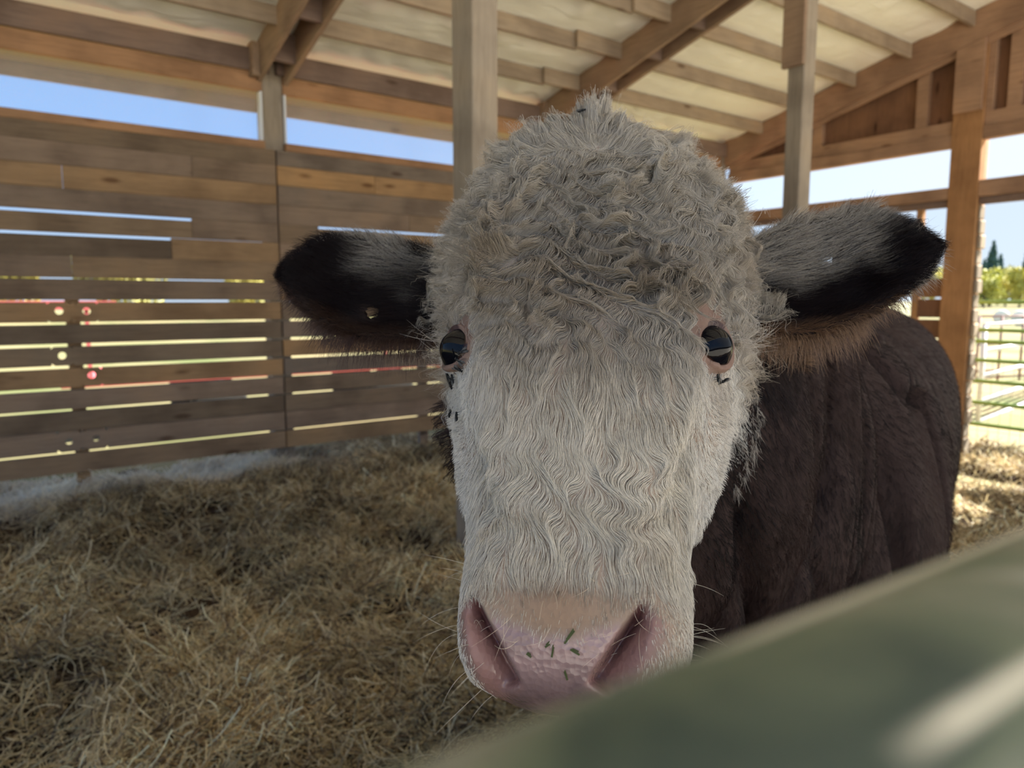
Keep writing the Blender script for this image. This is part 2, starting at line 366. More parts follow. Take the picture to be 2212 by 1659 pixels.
for xc in frames:
    for sx in (-0.11, 0.11):
        x0, x1 = xc+sx-0.02, xc+sx+0.02; ya, yb = 6.40, -3.35; d = 0.29
        MB().hexa([(x0, yb, rz(yb)-d), (x1, yb, rz(yb)-d), (x1, ya, rz(ya)-d), (x0, ya, rz(ya)-d), (x0, yb, rz(yb)-0.003), (x1, yb, rz(yb)-0.003), (x1, ya, rz(ya)-0.003), (x0, ya, rz(ya)-0.003)]).build('rafter', RAFT, cl, bevel=0.003)
    for k in range(8):
        y = 5.9-0.55*k-0.03*(k % 3)
        MB().box((xc-0.089, y, rz(y)-0.28), (xc+0.089, y+0.04, rz(y)-0.06)).build('blocking', BEAMD, cl)
    MB().box((xc-0.19, 6.12, rz(6.12)-0.30), (xc-0.132, 6.24, rz(6.12)-0.04)).build('blocking', RAFT, cl)

# ------------------------------------------------------------------ interior posts
def post(x0, x1, y0, y1, label, splice=False):
    r = empty('timber_post', ((x0+x1)/2, (y0+y1)/2, -0.25)); tag(r, label, 'post')
    MB().box((x0, y0, -0.25), (x1, y1, rz(y1)-0.02)).build('shaft', POST, r, bevel=0.006)
    if splice: MB().box((x0-0.042, y0-0.01, 3.13), (x0-0.002, y1+0.03, rz(y1)-0.29)).build('splice_board', RAFT, r, bevel=0.003)
    return r
post(2.075, 2.235, 3.20, 3.40, 'pale square timber post standing just left of the bull\'s poll')
post(4.985, 5.135, 3.20, 3.335, 'dark square timber post with splice board, rising behind the bull\'s right-hand ear', True)

# ------------------------------------------------------------------ wall_right: open gable end of the barn
XE = 8.10
we = empty('wall_right', (XE, 3.3, 0)); tag(we, 'gable end wall with plywood gable, strip windows and open bays', kind='structure')
ya, yb = 6.4, -0.95
MB().hexa([(XE-0.10, yb, rz(yb)-0.30), (XE-0.06, yb, rz(yb)-0.30), (XE-0.06, ya, rz(ya)-0.30), (XE-0.10, ya, rz(ya)-0.30), (XE-0.10, yb, rz(yb)-0.003), (XE-0.06, yb, rz(yb)-0.003), (XE-0.06, ya, rz(ya)-0.003), (XE-0.10, ya, rz(ya)-0.003)]).build('gable_rafter', BEAMY, we, bevel=0.003)
MB().hexa([(XE-0.058, yb, rz(yb)-0.36), (XE-0.02, yb, rz(yb)-0.36), (XE-0.02, ya, rz(ya)-0.36), (XE-0.058, ya, rz(ya)-0.36), (XE-0.058, yb, rz(yb)-0.05), (XE-0.02, yb, rz(yb)-0.05), (XE-0.02, ya, rz(ya)-0.05), (XE-0.058, ya, rz(ya)-0.05)]).build('gable_rafter', BEAMY, we, bevel=0.003)
for py0, py1 in ((3.19, 3.47), (-0.15, 0.05)):
    MB().box((XE-0.055 if py0 > 0 else XE-0.02, py0, -0.4), (XE+0.13, py1, rz(py1)-0.06)).build('post', POSTW, we, bevel=0.006)
MB().hexa([(XE-0.098, 3.20, rz(3.2)-0.98), (XE-0.058, 3.20, rz(3.2)-0.98), (XE-0.058, 3.46, rz(3.2)-0.98), (XE-0.098, 3.46, rz(3.2)-0.98), (XE-0.098, 3.20, rz(3.2)-0.302), (XE-0.058, 3.20, rz(3.2)-0.302), (XE-0.058, 3.46, rz(3.46)-0.302), (XE-0.098, 3.46, rz(3.46)-0.302)]).build('splice_board', BEAMY, we, bevel=0.003)
def bay(y0, y1, dz, cols):
    # plywood sheets, studs, dirty plate, orange header, window strip, rail
    n = len(cols)-1
    for a, c in zip(cols[:-1], cols[1:]):
        MB().hexa([(XE+0.06, a+0.004, 3.05), (XE+0.075, a+0.004, 3.05), (XE+0.075, c-0.004, 3.05), (XE+0.06, c-0.004, 3.05), (XE+0.06, a+0.004, rz(a)), (XE+0.075, a+0.004, rz(a)), (XE+0.075, c-0.004, rz(c)), (XE+0.06, c-0.004, rz(c))]).build('plywood_panel', PLY, we)
    for c in cols[1:-1]:
        MB().box((XE-0.015, c-0.06, 3.05), (XE+0.058, c+0.06, rz(c)-0.2)).build('stud', BEAMY, we, bevel=0.003)
    MB().box((XE-0.02, y0, 3.075+dz), (XE+0.055, y1, 3.215+dz)).build('dusty_plate', BEAMY, we, bevel=0.003)
    MB().box((XE-0.045, y0, 2.95+dz), (XE+0.05, y1, 3.073+dz)).build('header_board', BEAMY, we, bevel=0.003)
    MB().box((XE-0.05, y0, 2.435+dz*0), (XE+0.05, y1, 2.555+dz)).build('girt', BEAMY, we, bevel=0.003)
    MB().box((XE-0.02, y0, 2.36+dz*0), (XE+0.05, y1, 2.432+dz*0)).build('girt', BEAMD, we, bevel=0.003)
    global wk
    wk += 1
    w_ = empty(f'window_{wk}', (XE+0.03, (y0+y1)/2, 2.55)); tag(w_, kind='structure', label='pale strip window in the gable end wall')
    MB().box((XE+0.052, y0, 2.50), (XE+0.058, y1, 3.0+dz)).build('pane', HAZY, w_)
bay(3.472, 6.22, 0.0, [3.472, 3.80, 4.98, 6.2])
bay(0.052, 3.188, 0.04, [0.052, 1.2, 2.45, 2.95, 3.188, 3.472])
# left bay of the gable end: hazy sheet and a short stack of slats below the girt
wk += 1
w_ = empty(f'window_{wk}', (XE+0.07, 4.9, -0.2)); tag(w_, kind='structure', label='tall white translucent sheet closing the far corner bay')
MB().box((XE+0.06, 3.75, -0.3), (XE+0.066, 6.2, 1.66)).build('pane', HAZY, w_)
for k in range(9):
    z0 = -0.28+k*0.215
    MB().box((XE+0.0, 3.475, z0), (XE+0.036, 3.72, z0+0.195)).build('slat', PLY, we)
MB().box((XE-0.02, 3.72, -0.3), (XE+0.05, 3.78, 2.36)).build('stud', POSTW, we)
for k in range(18):      # weathered board ends stacked on the sunny side of the post
    z0 = -0.3+k*0.148
    MB().box((XE-0.02, 3.145+0.012*(k % 3), z0), (XE+0.10, 3.188, z0+0.138)).build('board_end', POST, we, bevel=0.01)

# ------------------------------------------------------------------ the bull
S = 0.88                                            # head frame: u across, v up the face, w out of the face
HO = np.array([0.390, 0.435, 1.365])
HU = np.array([0.7154, -0.6987, 0.0054]); HV = np.array([0.3866, 0.4019, 0.8301]); HW = np.array([-0.5822, -0.5918, 0.5577])
HM = np.stack([HU, HV, HW])                         # rows
def h2w(p): return HO+S*(np.asarray(p, float)@HM)
def w2h(p): return ((np.asarray(p, float)-HO)@HM.T)/S

def crv(pts, n, closed=False):
    """Catmull-Rom through the points, n samples"""
    P = np.asarray(pts, float); k = len(P)
    tt = np.linspace(0, k if closed else k-1, n, endpoint=not closed); i = np.floor(tt).astype(int)
    if not closed: i = np.minimum(i, k-2)
    f = (tt-i)[:, None]
    g = (lambda j: P[j % k]) if closed else (lambda j: P[np.clip(j, 0, k-1)])
    a, b, c, d = g(i-1), g(i), g(i+1), g(i+2)
    return 0.5*((2*b)+(-a+c)*f+(2*a-5*b+4*c-d)*f**2+(-a+3*b-3*c+d)*f**3)
BV, BF = [], []
def loft(rings):
    """closed tube from a list of equal-length rings (world points)"""
    n0 = sum(len(v) for v in BV); R = np.asarray(rings); k, n = R.shape[:2]
    BV.append(np.concatenate([R.reshape(-1, 3), R[:1].mean(1), R[-1:].mean(1)]))
    for i in range(k-1):
        for j in range(n):
            q = (j+1) % n; BF.append((n0+i*n+j, n0+i*n+q, n0+(i+1)*n+q, n0+(i+1)*n+j))
    for j in range(n):
        q = (j+1) % n; BF.append((n0+q, n0+j, n0+k*n)); BF.append((n0+(k-1)*n+j, n0+(k-1)*n+q, n0+k*n+1))
# head
ST = [  # v, front centre w, front edge (u, w), side (u, w), back (u, w), back centre w
 (0.344, -0.103, 0.026, -0.106, 0.050, -0.116, 0.030, -0.135, -0.140),
 (0.332, -0.072, 0.046, -0.078, 0.082, -0.106, 0.055, -0.160, -0.170),
 (0.303, -0.042, 0.067, -0.050, 0.116, -0.105, 0.080, -0.200, -0.215),
 (0.26, -0.015, 0.088, -0.030, 0.143, -0.105, 0.10, -0.235, -0.25),
 (0.20, -0.002, 0.100, -0.020, 0.158, -0.112, 0.11, -0.265, -0.28),
 (0.13, 0.002, 0.104, -0.014, 0.160, -0.120, 0.11, -0.285, -0.30),
 (0.07, 0.002, 0.106, -0.014, 0.154, -0.115, 0.10, -0.29, -0.31),
 (0.03, 0.000, 0.103, -0.016, 0.149, -0.105, 0.10, -0.29, -0.31),
 (-0.03, -0.003, 0.088, -0.016, 0.143, -0.125, 0.09, -0.27, -0.29),
 (-0.09, -0.004, 0.069, -0.014, 0.128, -0.125, 0.08, -0.235, -0.25),
 (-0.14, -0.003, 0.062, -0.013, 0.108, -0.105, 0.065, -0.19, -0.205),
 (-0.18, -0.001, 0.062, -0.011, 0.095, -0.075, 0.06, -0.16, -0.17),
 (-0.22, -0.003, 0.070, -0.014, 0.098, -0.062, 0.06, -0.14, -0.15),
 (-0.25, -0.006, 0.070, -0.017, 0.097, -0.064, 0.06, -0.13, -0.14),
 (-0.277, -0.018, 0.062, -0.026, 0.088, -0.068, 0.055, -0.125, -0.13),
 (-0.296, -0.034, 0.046, -0.042, 0.066, -0.075, 0.04, -0.115, -0.12),
 (-0.308, -0.060, 0.020, -0.062, 0.030, -0.080, 0.02, -0.10, -0.10)]
ST = crv(ST, 90)
rings = []
for v, wf, u1, w1, u2, w2, u3, w3, wb in ST:
    c = [(0, wf), (u1*0.6, wf+(w1-wf)*0.35), (u1, w1), (u1+(u2-u1)*0.62, w1+(w2-w1)*0.42), (u2, w2), (u2*0.98+u3*0.02, w2*0.6+w3*0.4), (u3, w3), (0, wb)]
    full = c+[(-a, b) for a, b in c[-2:0:-1]]
    r = crv(full, 72, True); rings.append(h2w(np.stack([r[:, 0]-0.006*float(1-sstep(-0.2, 0.04, v)), np.full(72, v), r[:, 1]], 1)))
loft(rings)
# ears: leaves cupped towards the viewer, thick enough for one skin
def ear(top, bot, tipw, basew, cup):
    n = 40; A = crv(top, n); B = crv(bot, n); rr = []
    for i in range(n):
        t_ = i/(n-1); fr = []; bk = []
        for s in np.linspace(-1, 1, 15):
            p = A[i]*(1-(s+1)/2)+B[i]*(s+1)/2; w0 = basew+(tipw-basew)*t_
            wd = np.linalg.norm(A[i]-B[i])
            d = -cup*wd*(1-s*s)*(0.55+0.45*math.sin(math.pi*min(1, t_*1.1)))
            th = 0.007+0.006*(1-abs(s))
            fr.append((p[0], p[1], w0+d+th)); bk.append((p[0], p[1], w0+d*0.9-th-0.02*(1-t_)*(1-s*s)))
        rr.append(h2w(np.array(fr+bk[::-1])))
    loft(rr)
EL = ([(-.135, .205), (-.17, .214), (-.206, .226), (-.265, .244), (-.344, .254), (-.390, .222), (-.405, .192)],
      [(-.135, .115), (-.16, .108), (-.187, .104), (-.227, .096), (-.304, .104), (-.370, .146), (-.403, .186)])
ER = ([(.135, .215), (.17, .228), (.199, .244), (.233, .257), (.316, .276), (.366, .257), (.394, .222)],
      [(.135, .120), (.165, .112), (.198, .108), (.246, .104), (.308, .131), (.368, .177), (.392, .214)])
ear(*EL, -0.150, -0.155, 0.26); ear(*ER, -0.150, -0.155, 0.26)
# trunk along the axis D, from brisket to rump
B0 = np.array([1.0, 0.83, 0.]); D = np.array([0.933, 0.36, 0.]); PW = np.array([-0.36, 0.933, 0.]); UZ = np.array([0., 0, 1])
TS = [(-0.16, 0.98, 0.10, 0.14, 0.16), (-0.10, 0.98, 0.22, 0.27, 0.30), (0.02, 0.98, 0.32, 0.38, 0.42), (0.2, 0.98, 0.39, 0.43, 0.44), (0.45, 0.98, 0.355, 0.41, 0.42), (0.8, 0.97, 0.375, 0.40, 0.42),
      (1.1, 0.98, 0.395, 0.40, 0.38), (1.35, 1.02, 0.385, 0.38, 0.34), (1.55, 1.05, 0.345, 0.33, 0.30), (1.68, 1.06, 0.23, 0.24, 0.24), (1.73, 1.06, 0.10, 0.12, 0.13)]
rings = []
for s, z, hw, hu, hd in crv(TS, 60):
    a = np.linspace(0, 2*np.pi, 64, endpoint=False); ca, sa = np.cos(a), np.sin(a)
    e = 0.85; x = np.sign(ca)*np.abs(ca)**e*hw; y = np.sign(sa)*np.abs(sa)**e; y = np.where(y > 0, y*hu, y*hd)
    rings.append(B0+D*s+UZ*z+x[:, None]*PW+y[:, None]*UZ)
loft(rings)
# neck: from inside the head to inside the shoulder
hb = h2w((-0.006, 0.16, -0.12)); NS = [(hb, 0.115, 0.16), (h2w((0, 0.12, -0.24))+np.array([0.02, 0.02, 0]), 0.165, 0.22), (np.array([0.74, 0.66, 1.24]), 0.225, 0.29), (np.array([0.96, 0.81, 1.13]), 0.285, 0.36), (np.array([1.22, 0.92, 1.03]), 0.30, 0.38)]
cs = crv([np.r_[c, a, b_] for c, a, b_ in NS], 40); rings = []
for i, q in enumerate(cs):
    d = cs[min(i+1, 39), :3]-cs[max(i-1, 0), :3]; d /= np.linalg.norm(d); x = np.cross(d, UZ); x /= np.linalg.norm(x); y = np.cross(x, d)
    a = np.linspace(0, 2*np.pi, 56, endpoint=False)
    rings.append(q[:3]+np.cos(a)[:, None]*q[3]*x+np.where(np.sin(a) > 0, np.sin(a)*q[4]*0.92, np.sin(a)*q[4]*1.08)[:, None]*y)
loft(rings)
def limb(pts, n=20):
    cs = crv(pts, 36); rings = []
    for i, q in enumerate(cs):
        d = cs[min(i+1, 35), :3]-cs[max(i-1, 0), :3]; d /= np.linalg.norm(d); x = np.cross(d, D); x /= np.linalg.norm(x); y = np.cross(x, d)
        a = np.linspace(0, 2*np.pi, n, endpoint=False); rings.append(q[:3]+np.cos(a)[:, None]*q[3]*x+np.sin(a)[:, None]*q[4]*y)
    loft(rings)
def bp(s, side, z): return B0+D*s+PW*side+UZ*z
for sd in (-1, 1):
    gzl = float(fh(np.array([1.2]), np.array([0.9+0.2*sd]))[0])+0.01
    f0 = 0.05*sd
    limb([np.r_[bp(0.20+f0, 0.23*sd, 0.95), .13, .19], np.r_[bp(0.18+f0, 0.25*sd, 0.72), .11, .14], np.r_[bp(0.20+f0, 0.24*sd, 0.50), .075, .085], np.r_[bp(0.20+f0, 0.235*sd, 0.37), .066, .070], np.r_[bp(0.20+f0, 0.235*sd, 0.24), .048, .050], np.r_[bp(0.195+f0, 0.235*sd, 0.12), .050, .055], np.r_[bp(0.175+f0, 0.235*sd, 0.075), .060, .068], np.r_[bp(0.15+f0, 0.235*sd, max(gzl, 0.0)), .070, .085]])
    limb([np.r_[bp(1.36, 0.20*sd, 1.05), .15, .25], np.r_[bp(1.30, 0.24*sd, 0.82), .14, .20], np.r_[bp(1.36, 0.24*sd, 0.62), .09, .11], np.r_[bp(1.52, 0.23*sd, 0.46), .058, .070], np.r_[bp(1.50, 0.225*sd, 0.30), .048, .052], np.r_[bp(1.46, 0.225*sd, 0.12), .050, .054], np.r_[bp(1.42, 0.225*sd, 0.075), .060, .066], np.r_[bp(1.39, 0.225*sd, -0.04), .070, .085]])
limb([np.r_[bp(1.62, 0, 1.32), .04, .04], np.r_[bp(1.75, 0, 1.25), .032, .032], np.r_[bp(1.79, 0.01, 1.0), .022, .022], np.r_[bp(1.80, 0.02, 0.7), .02, .02], np.r_[bp(1.79, 0.02, 0.5), .035, .035], np.r_[bp(1.79, 0.02, 0.35), .03, .03], np.r_[bp(1.79, 0.02, 0.22), .008, .008]], 14)
V0 = np.concatenate(BV)
me = bpy.data.meshes.new('bull'); me.from_pydata(V0.tolist(), [], BF); me.update()
bm = bmesh.new(); bm.from_mesh(me); bmesh.ops.recalc_face_normals(bm, faces=bm.faces); bm.to_mesh(me); bm.free()
bull = bpy.data.objects.new('bull', me); COL.objects.link(bull)
rm = bull.modifiers.new('skin', 'REMESH'); rm.mode = 'VOXEL'; rm.voxel_size = 0.0056; rm.use_smooth_shade = True
dg = bpy.context.evaluated_depsgraph_get(); ev = bull.evaluated_get(dg)
me2 = bpy.data.meshes.new_from_object(ev); bull.modifiers.clear(); bull.data = me2; me2.name = 'bull'; bpy.data.meshes.remove(me); me = me2
# keep only the largest island, refine the eyes and the muzzle
bm = bmesh.new(); bm.from_mesh(me); bm.verts.ensure_lookup_table()
EYES = [np.array([-0.128, 0.027, -0.062]), np.array([0.116, 0.031, -0.062])]
for rnd in range(2):
    co = w2h(np.array([v.co[:] for v in bm.verts]))
    near = (co[:, 1] < (-0.19 if rnd == 0 else -0.215)) & (co[:, 2] > -0.11) & (np.abs(co[:, 0]) < 0.13)
    for E_ in EYES: near |= np.linalg.norm(co-E_, axis=1) < 0.055
    bm.verts.ensure_lookup_table(); bm.verts.index_update()
    ed = [e for e in bm.edges if near[e.verts[0].index] and near[e.verts[1].index]]
    bmesh.ops.subdivide_edges(bm, edges=ed, cuts=1, use_grid_fill=True)
bmesh.ops.triangulate(bm, faces=[f for f in bm.faces if len(f.verts) > 4])
bm.to_mesh(me); bm.free()
def getv():
    a = np.empty(len(me.vertices)*3); me.vertices.foreach_get('co', a); return a.reshape(-1, 3)
def nrm():
    me.update(); a = np.empty(len(me.vertices)*3); me.vertices.foreach_get('normal', a); return a.reshape(-1, 3)
P = getv(); ed = np.empty(len(me.edges)*2, np.int64); me.edges.foreach_get('vertices', ed); ed = ed.reshape(-1, 2)
deg = np.bincount(ed.ravel(), minlength=len(P)).astype(float)
def smooth(P, it, k=0.5, mask=None):
    for _ in range(it):
        A = np.zeros_like(P)
        for c in range(3):
            A[:, c] = np.bincount(ed[:, 0], P[ed[:, 1], c], len(P))+np.bincount(ed[:, 1], P[ed[:, 0], c], len(P))
        A /= deg[:, None]; d = (A-P)*k
        P = P+(d if mask is None else d*mask[:, None])
    return P
Hc = w2h(P); earz = sstep(0.165, 0.2, np.abs(Hc[:, 0]))*(Hc[:, 1] > 0.05)
isbody = sstep(0.22, 0.34, -Hc[:, 2])
P = smooth(P, 5, 0.5, 1-0.7*earz*(1-isbody)); P = smooth(P, 26, 0.5, isbody)
def put(): me.vertices.foreach_set('co', P.ravel()); me.update()
put(); Nn = nrm(); H = w2h(P)
def seg(q, a, b):
    """distance to a segment in the face plane, the position along it and the signed side"""
    a, b = np.array(a), np.array(b); d = b-a; L = np.linalg.norm(d); d /= L; r = q[:, :2]-a
    t_ = np.clip(r@d/L, 0, 1); c = r-np.outer(t_*L, d); return np.linalg.norm(c, axis=1), t_, r[:, 0]*d[1]-r[:, 1]*d[0]
front = sstep(-0.2, 0.3, Nn@HW)*(H[:, 2] > -0.14)*(np.abs(H[:, 0]) < 0.2)*sstep(-0.16, -0.11, H[:, 2])
disp = np.zeros(len(P))
# crest of the nose on each side, with the hollow of the cheek beside it
for L_ in ([(-.124, -.012), (-.086, -.090), (-.070, -.140)], [(.112, .0), (.080, -.078), (.062, -.132)]):
    for a, b in zip(L_[:-1], L_[1:]):
        s_, t_, sd = seg(H, a, b); out_ = np.sign(L_[0][0])*(-1)*sd*np.sign(-1)
        x = np.where(L_[0][0] < 0, sd, -sd)     # positive on the outer side
        disp += front*0.0045*np.exp(-(s_/0.010)**2)*(x < 0.004)-front*0.006*np.exp(-((x-0.016)/0.012)**2)*np.exp(-(np.maximum(0, s_-0.016)/0.012)**2)
# brow, poll and lumps beneath the curls
lum = fbm(H, 14., 2, 5); lum2 = noise(H*np.array([1, 1, .4]), 30., 8)
fore = front*sstep(0.0, 0.08, H[:, 1])
disp += fore*(0.006*lum+0.0035*lum2)
top = sstep(0.20, 0.26, H[:, 1])*(np.abs(H[:, 0]) < 0.2)*(H[:, 2] > -0.2)
disp += top*0.009*noise(H, 16., 31)
disp += -0.006*np.exp(-(((H[:, 0]-0.095)/0.05)**2+((H[:, 1]-0.30)/0.045)**2))*(H[:, 2] > -0.19)+0.011*np.exp(-(((H[:, 0]+0.01)/0.085)**2+((H[:, 1]-0.335)/0.05)**2))*(H[:, 2] > -0.19)
for sg in (-1, 1): disp += front*0.006*np.exp(-(((H[:, 0]-sg*0.118)/0.03)**2+((H[:, 1]-0.062)/0.018)**2))
# cross folds above the nose and the fleshy flare round the nostrils
for k, v0 in enumerate((-0.150, -0.172, -0.192)): disp += front*0.0022*np.exp(-((H[:, 1]-v0+0.25*(H[:, 0]+0.006)**2*8)/0.006)**2)*np.exp(-(H[:, 0]/0.06)**2)*(1 if k % 2 else -1)
for c_ in ((-.082, -.262), (.066, -.258)): disp += front*0.006*np.exp(-(((H[:, 0]-c_[0])/0.014)**2+((H[:, 1]-c_[1])/0.03)**2))
P = P+Nn*(disp*S)[:, None]; put(); P = smooth(P, 1, 0.4); put(); Nn = nrm(); H = w2h(P)
# nostrils: an overhanging inner edge, the floor rising to the outer wing
NOS = [((-.083, -.228), (-.046, -.285), 1), ((.047, -.230), (.012, -.281), -1)]
nosm = np.zeros(len(P)); inn = np.zeros(len(P)); dsp = np.zeros(len(P)); lat = np.zeros(len(P))
for a, b, sg in NOS:
    s_, t_, sd = seg(H, a, b); x = sd*sg*(1 if a[0] < 0 else 1); x = np.where(a[0] < 0, sd, -sd)
    a2, b2 = np.array(a), np.array(b); L = np.linalg.norm(b2-a2); tt = ((H[:, :2]-a2)@((b2-a2)/L))/L
    endf = sstep(-0.12, 0.18, tt)*(1-sstep(0.92, 1.12, tt)); wd = 0.016+0.018*np.clip(tt, 0, 1)
    prof = sstep(-0.0015, 0.0025, x)*np.clip(1-x/wd, 0, 1)**1.3
    mk = prof*endf*front; dsp += mk*0.036; nosm = np.maximum(nosm, sstep(-0.001, 0.002, x)*np.clip(1.25-x/wd, 0, 1)*endf*front); inn = np.maximum(inn, mk)
P = P-HW*(dsp*S)[:, None]; put()
padm = front*(1-sstep(-0.247, -0.236, H[:, 1]-0.9*np.maximum(0, np.abs(H[:, 0]+0.014)-0.018)*0.35))*sstep(-0.085, -0.062, H[:, 0])*(1-sstep(0.045, 0.066, H[:, 0]))
mk = ((H[:, 1] < -0.2)*front)
P = smooth(P, 2, 0.4, mk); put(); H = w2h(P)
# eye sockets: skin drawn behind the ball inside the slit, a thick lid around it
ER_ = 0.0255; lidm = np.zeros(len(P)); openm = np.zeros(len(P))
LOOK = [np.array([-0.72, -0.04, 0.69]), np.array([0.66, -0.06, 0.75])]
for E_, lk, sg in zip(EYES, LOOK, (-1, 1)):
    lk = lk/np.linalg.norm(lk); d = H-E_; r = np.linalg.norm(d, axis=1); dn = d/np.maximum(r, 1e-6)[:, None]
    yv = np.array([-0.25*sg, 1.0, 0.0]); yv -= lk*(yv@lk); yv /= np.linalg.norm(yv); xv = np.cross(yv, lk)
    ax, ay = dn@xv, dn@yv; f_ = dn@lk; ang = np.arccos(np.clip(f_, -1, 1)); ph = np.arctan2(ay, ax)
    lim = np.radians(np.where(ay > 0, 50+9*np.cos(ph)**2, 53+11*np.cos(ph)**2))
    rel = ang/lim; loc = sstep(0.075, 0.05, r)
    tgt = np.where(rel < 1, ER_-0.005, ER_+0.0045); wgt = np.where(rel < 1, 1.0, 1-sstep(1.0, 2.1, rel))*loc
    rim = np.exp(-((rel-1.12)/0.14)**2)*loc
    nr = r+(tgt-r)*np.clip(wgt*1.0, 0, 1); P = np.where((wgt > 0.01)[:, None], h2w(E_+dn*nr[:, None]), P)
    lidm = np.maximum(lidm, np.exp(-((rel-1.05)/0.22)**2)*loc); openm = np.maximum(openm, (rel < 1.02)*loc)
put(); P = smooth(P, 1, 0.3, lidm); put()
# wrinkled hide of the neck, shoulder and flank
Nn = nrm(); H = w2h(P); rel = P-B0; sx, py = rel@D, rel@PW
bod = sstep(0.24, 0.32, -H[:, 2])*(P[:, 2] > 0.45)
q = np.stack([sx*1.0+0.10*(P[:, 2]-1.0), py*1.0, P[:, 2]*0.12], 1)
fold = 1-2*np.abs(noise(q, 6.5, 2))**0.8+0.5*(1-2*np.abs(noise(q, 13., 6))**0.8)          # round rolls between narrow creases
cre = np.exp(-(noise(q+3.3, 8.0, 12)/0.10)**2)+0.6*np.exp(-(noise(q+7.1, 15.0, 18)/0.13)**2)
P = P+Nn*(bod*(0.003+0.016*sstep(0.75, -0.1, sx))*fold-bod*(0.002+0.024*sstep(0.75, -0.05, sx))*cre+bod*0.006*fbm(P, 5., 2, 9))[:, None]
P = smooth(P, 2, 0.4, bod); put()
# two old tag holes through the ears
H = w2h(P); bm = bmesh.new(); bm.from_mesh(me); bm.verts.ensure_lookup_table()
camh = w2h(CAM)
def through(px, w0):      # px: (u, v) of the hole at depth w0; the hole runs along the line of sight of someone at the gate
    c_ = np.array([px[0], px[1], w0]); d_ = c_-camh; d_ /= np.linalg.norm(d_); r_ = H-camh
    return np.linalg.norm(r_-np.outer(r_@d_, d_), axis=1)
HOLE_U = [((-0.279, 0.143), -0.165), ((0.276, 0.213), -0.165)]
hm = np.zeros(len(P), bool)
for (c_, w0), rr in zip(HOLE_U, (0.0062, 0.0042)): hm |= (through(c_, w0) < rr) & (np.abs(H[:, 0]) > 0.17) & (H[:, 2] > -0.24)
bmesh.ops.delete(bm, geom=[bm.verts[i] for i in np.nonzero(hm)[0]], context='VERTS'); bm.to_mesh(me); bm.free()
P = getv(); Nn = nrm(); H = w2h(P)
nv = len(P)
# colours of the hide, darker along the inner nostril edge
def lerp(a, b, t_): return a+(np.array(b)-a)*t_[:, None]
u, v, w = H.T; facing = Nn@HW
CREAM = np.array([0.36, 0.28, 0.225]); BROWN = np.array([0.036, 0.022, 0.020]); DARK = np.array([0.018, 0.011, 0.010])
headz = (w > -0.25) & (np.linalg.norm(H-np.array([0, 0, -.1]), axis=1) < 0.6)
col = np.tile(CREAM, (nv, 1)); n1 = noise(H, 22., 3)*0.02
edge = 1-sstep(-0.215, -0.18, w+n1); col = lerp(col, BROWN, edge)
eart = sstep(0.168, 0.186, np.abs(u)+n1*0.6)*(v > 0.05)*(w > -0.26)
col = lerp(col, DARK, eart)
# front re-evaluated on the final mesh
frontc = np.maximum(sstep(-0.2, 0.3, facing), (v < -0.285)*(w > -0.10))*(w > -0.14)*(np.abs(u) < 0.2)
padc = frontc*(1-sstep(-0.262, -0.248, v-0.30*np.clip(np.abs(u+0.014)-0.012, 0, 0.05)+noise(H, 70., 4)*0.003))*(1-sstep(0.046, 0.056, np.abs(u+0.016)))
pink = np.array([0.37, 0.235, 0.225]); mauve = np.array([0.16, 0.105, 0.105])
pc = lerp(np.tile(pink, (nv, 1)), mauve, np.clip(sstep(-0.268, -0.300, v)*0.9+0.9*np.maximum(0, fbm(H, 38., 3, 12)), 0, 1))
col = col*(1-padc[:, None])+pc*padc[:, None]
halo = frontc*(1-sstep(-0.235, -0.205, v))*(np.exp(-((u+0.016)/0.055)**2))*(1-padc)
col = lerp(col, (0.33, 0.215, 0.145), 0.85*halo)
nosc = np.zeros(nv); inn_c = np.zeros(nv)
for a, b, sg in NOS:
    s_, t_, sd = seg(H, a, b); x = np.where(a[0] < 0, sd, -sd); a2, b2 = np.array(a), np.array(b); L = np.linalg.norm(b2-a2); tt = ((H[:, :2]-a2)@((b2-a2)/L))/L
    nosc = np.maximum(nosc, sstep(-0.002, 0.001, x)*(1-sstep(0.014, 0.036, x-0.012*tt))*sstep(-0.15, 0.05, tt)*(1-sstep(1.0, 1.2, tt))*frontc)
    inn_c = np.maximum(inn_c, sstep(-0.002, 0.001, x)*(1-sstep(0.002, 0.012, x))*sstep(-0.15, 0.0, tt)*(1-sstep(0.5, 1.05, tt)))
col = lerp(col, (0.30, 0.165, 0.15), nosc); col = lerp(col, (0.13, 0.05, 0.05), np.clip(inn_c, 0, 1)*nosc)
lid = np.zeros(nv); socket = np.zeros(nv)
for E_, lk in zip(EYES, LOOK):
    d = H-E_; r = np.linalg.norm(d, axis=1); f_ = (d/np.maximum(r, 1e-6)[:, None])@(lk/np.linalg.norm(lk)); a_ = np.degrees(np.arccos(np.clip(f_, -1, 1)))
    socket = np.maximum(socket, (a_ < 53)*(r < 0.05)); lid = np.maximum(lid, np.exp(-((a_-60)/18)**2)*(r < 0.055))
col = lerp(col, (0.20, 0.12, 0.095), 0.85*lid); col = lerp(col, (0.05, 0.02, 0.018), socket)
ca = me.color_attributes.new('hide', 'FLOAT_COLOR', 'POINT'); ca.data.foreach_set('color', np.concatenate([col, np.ones((nv, 1))], 1).ravel())
wet = me.attributes.new('wet', 'FLOAT', 'POINT'); wet.data.foreach_set('value', np.clip(padc+nosc*0.5+0.6*socket, 0, 1))
m, t, b = mat('hide', 0.75)
at_ = N(t, 'ShaderNodeAttribute', attribute_name='hide'); t.links.new(at_.outputs['Color'], b.inputs['Base Color'])
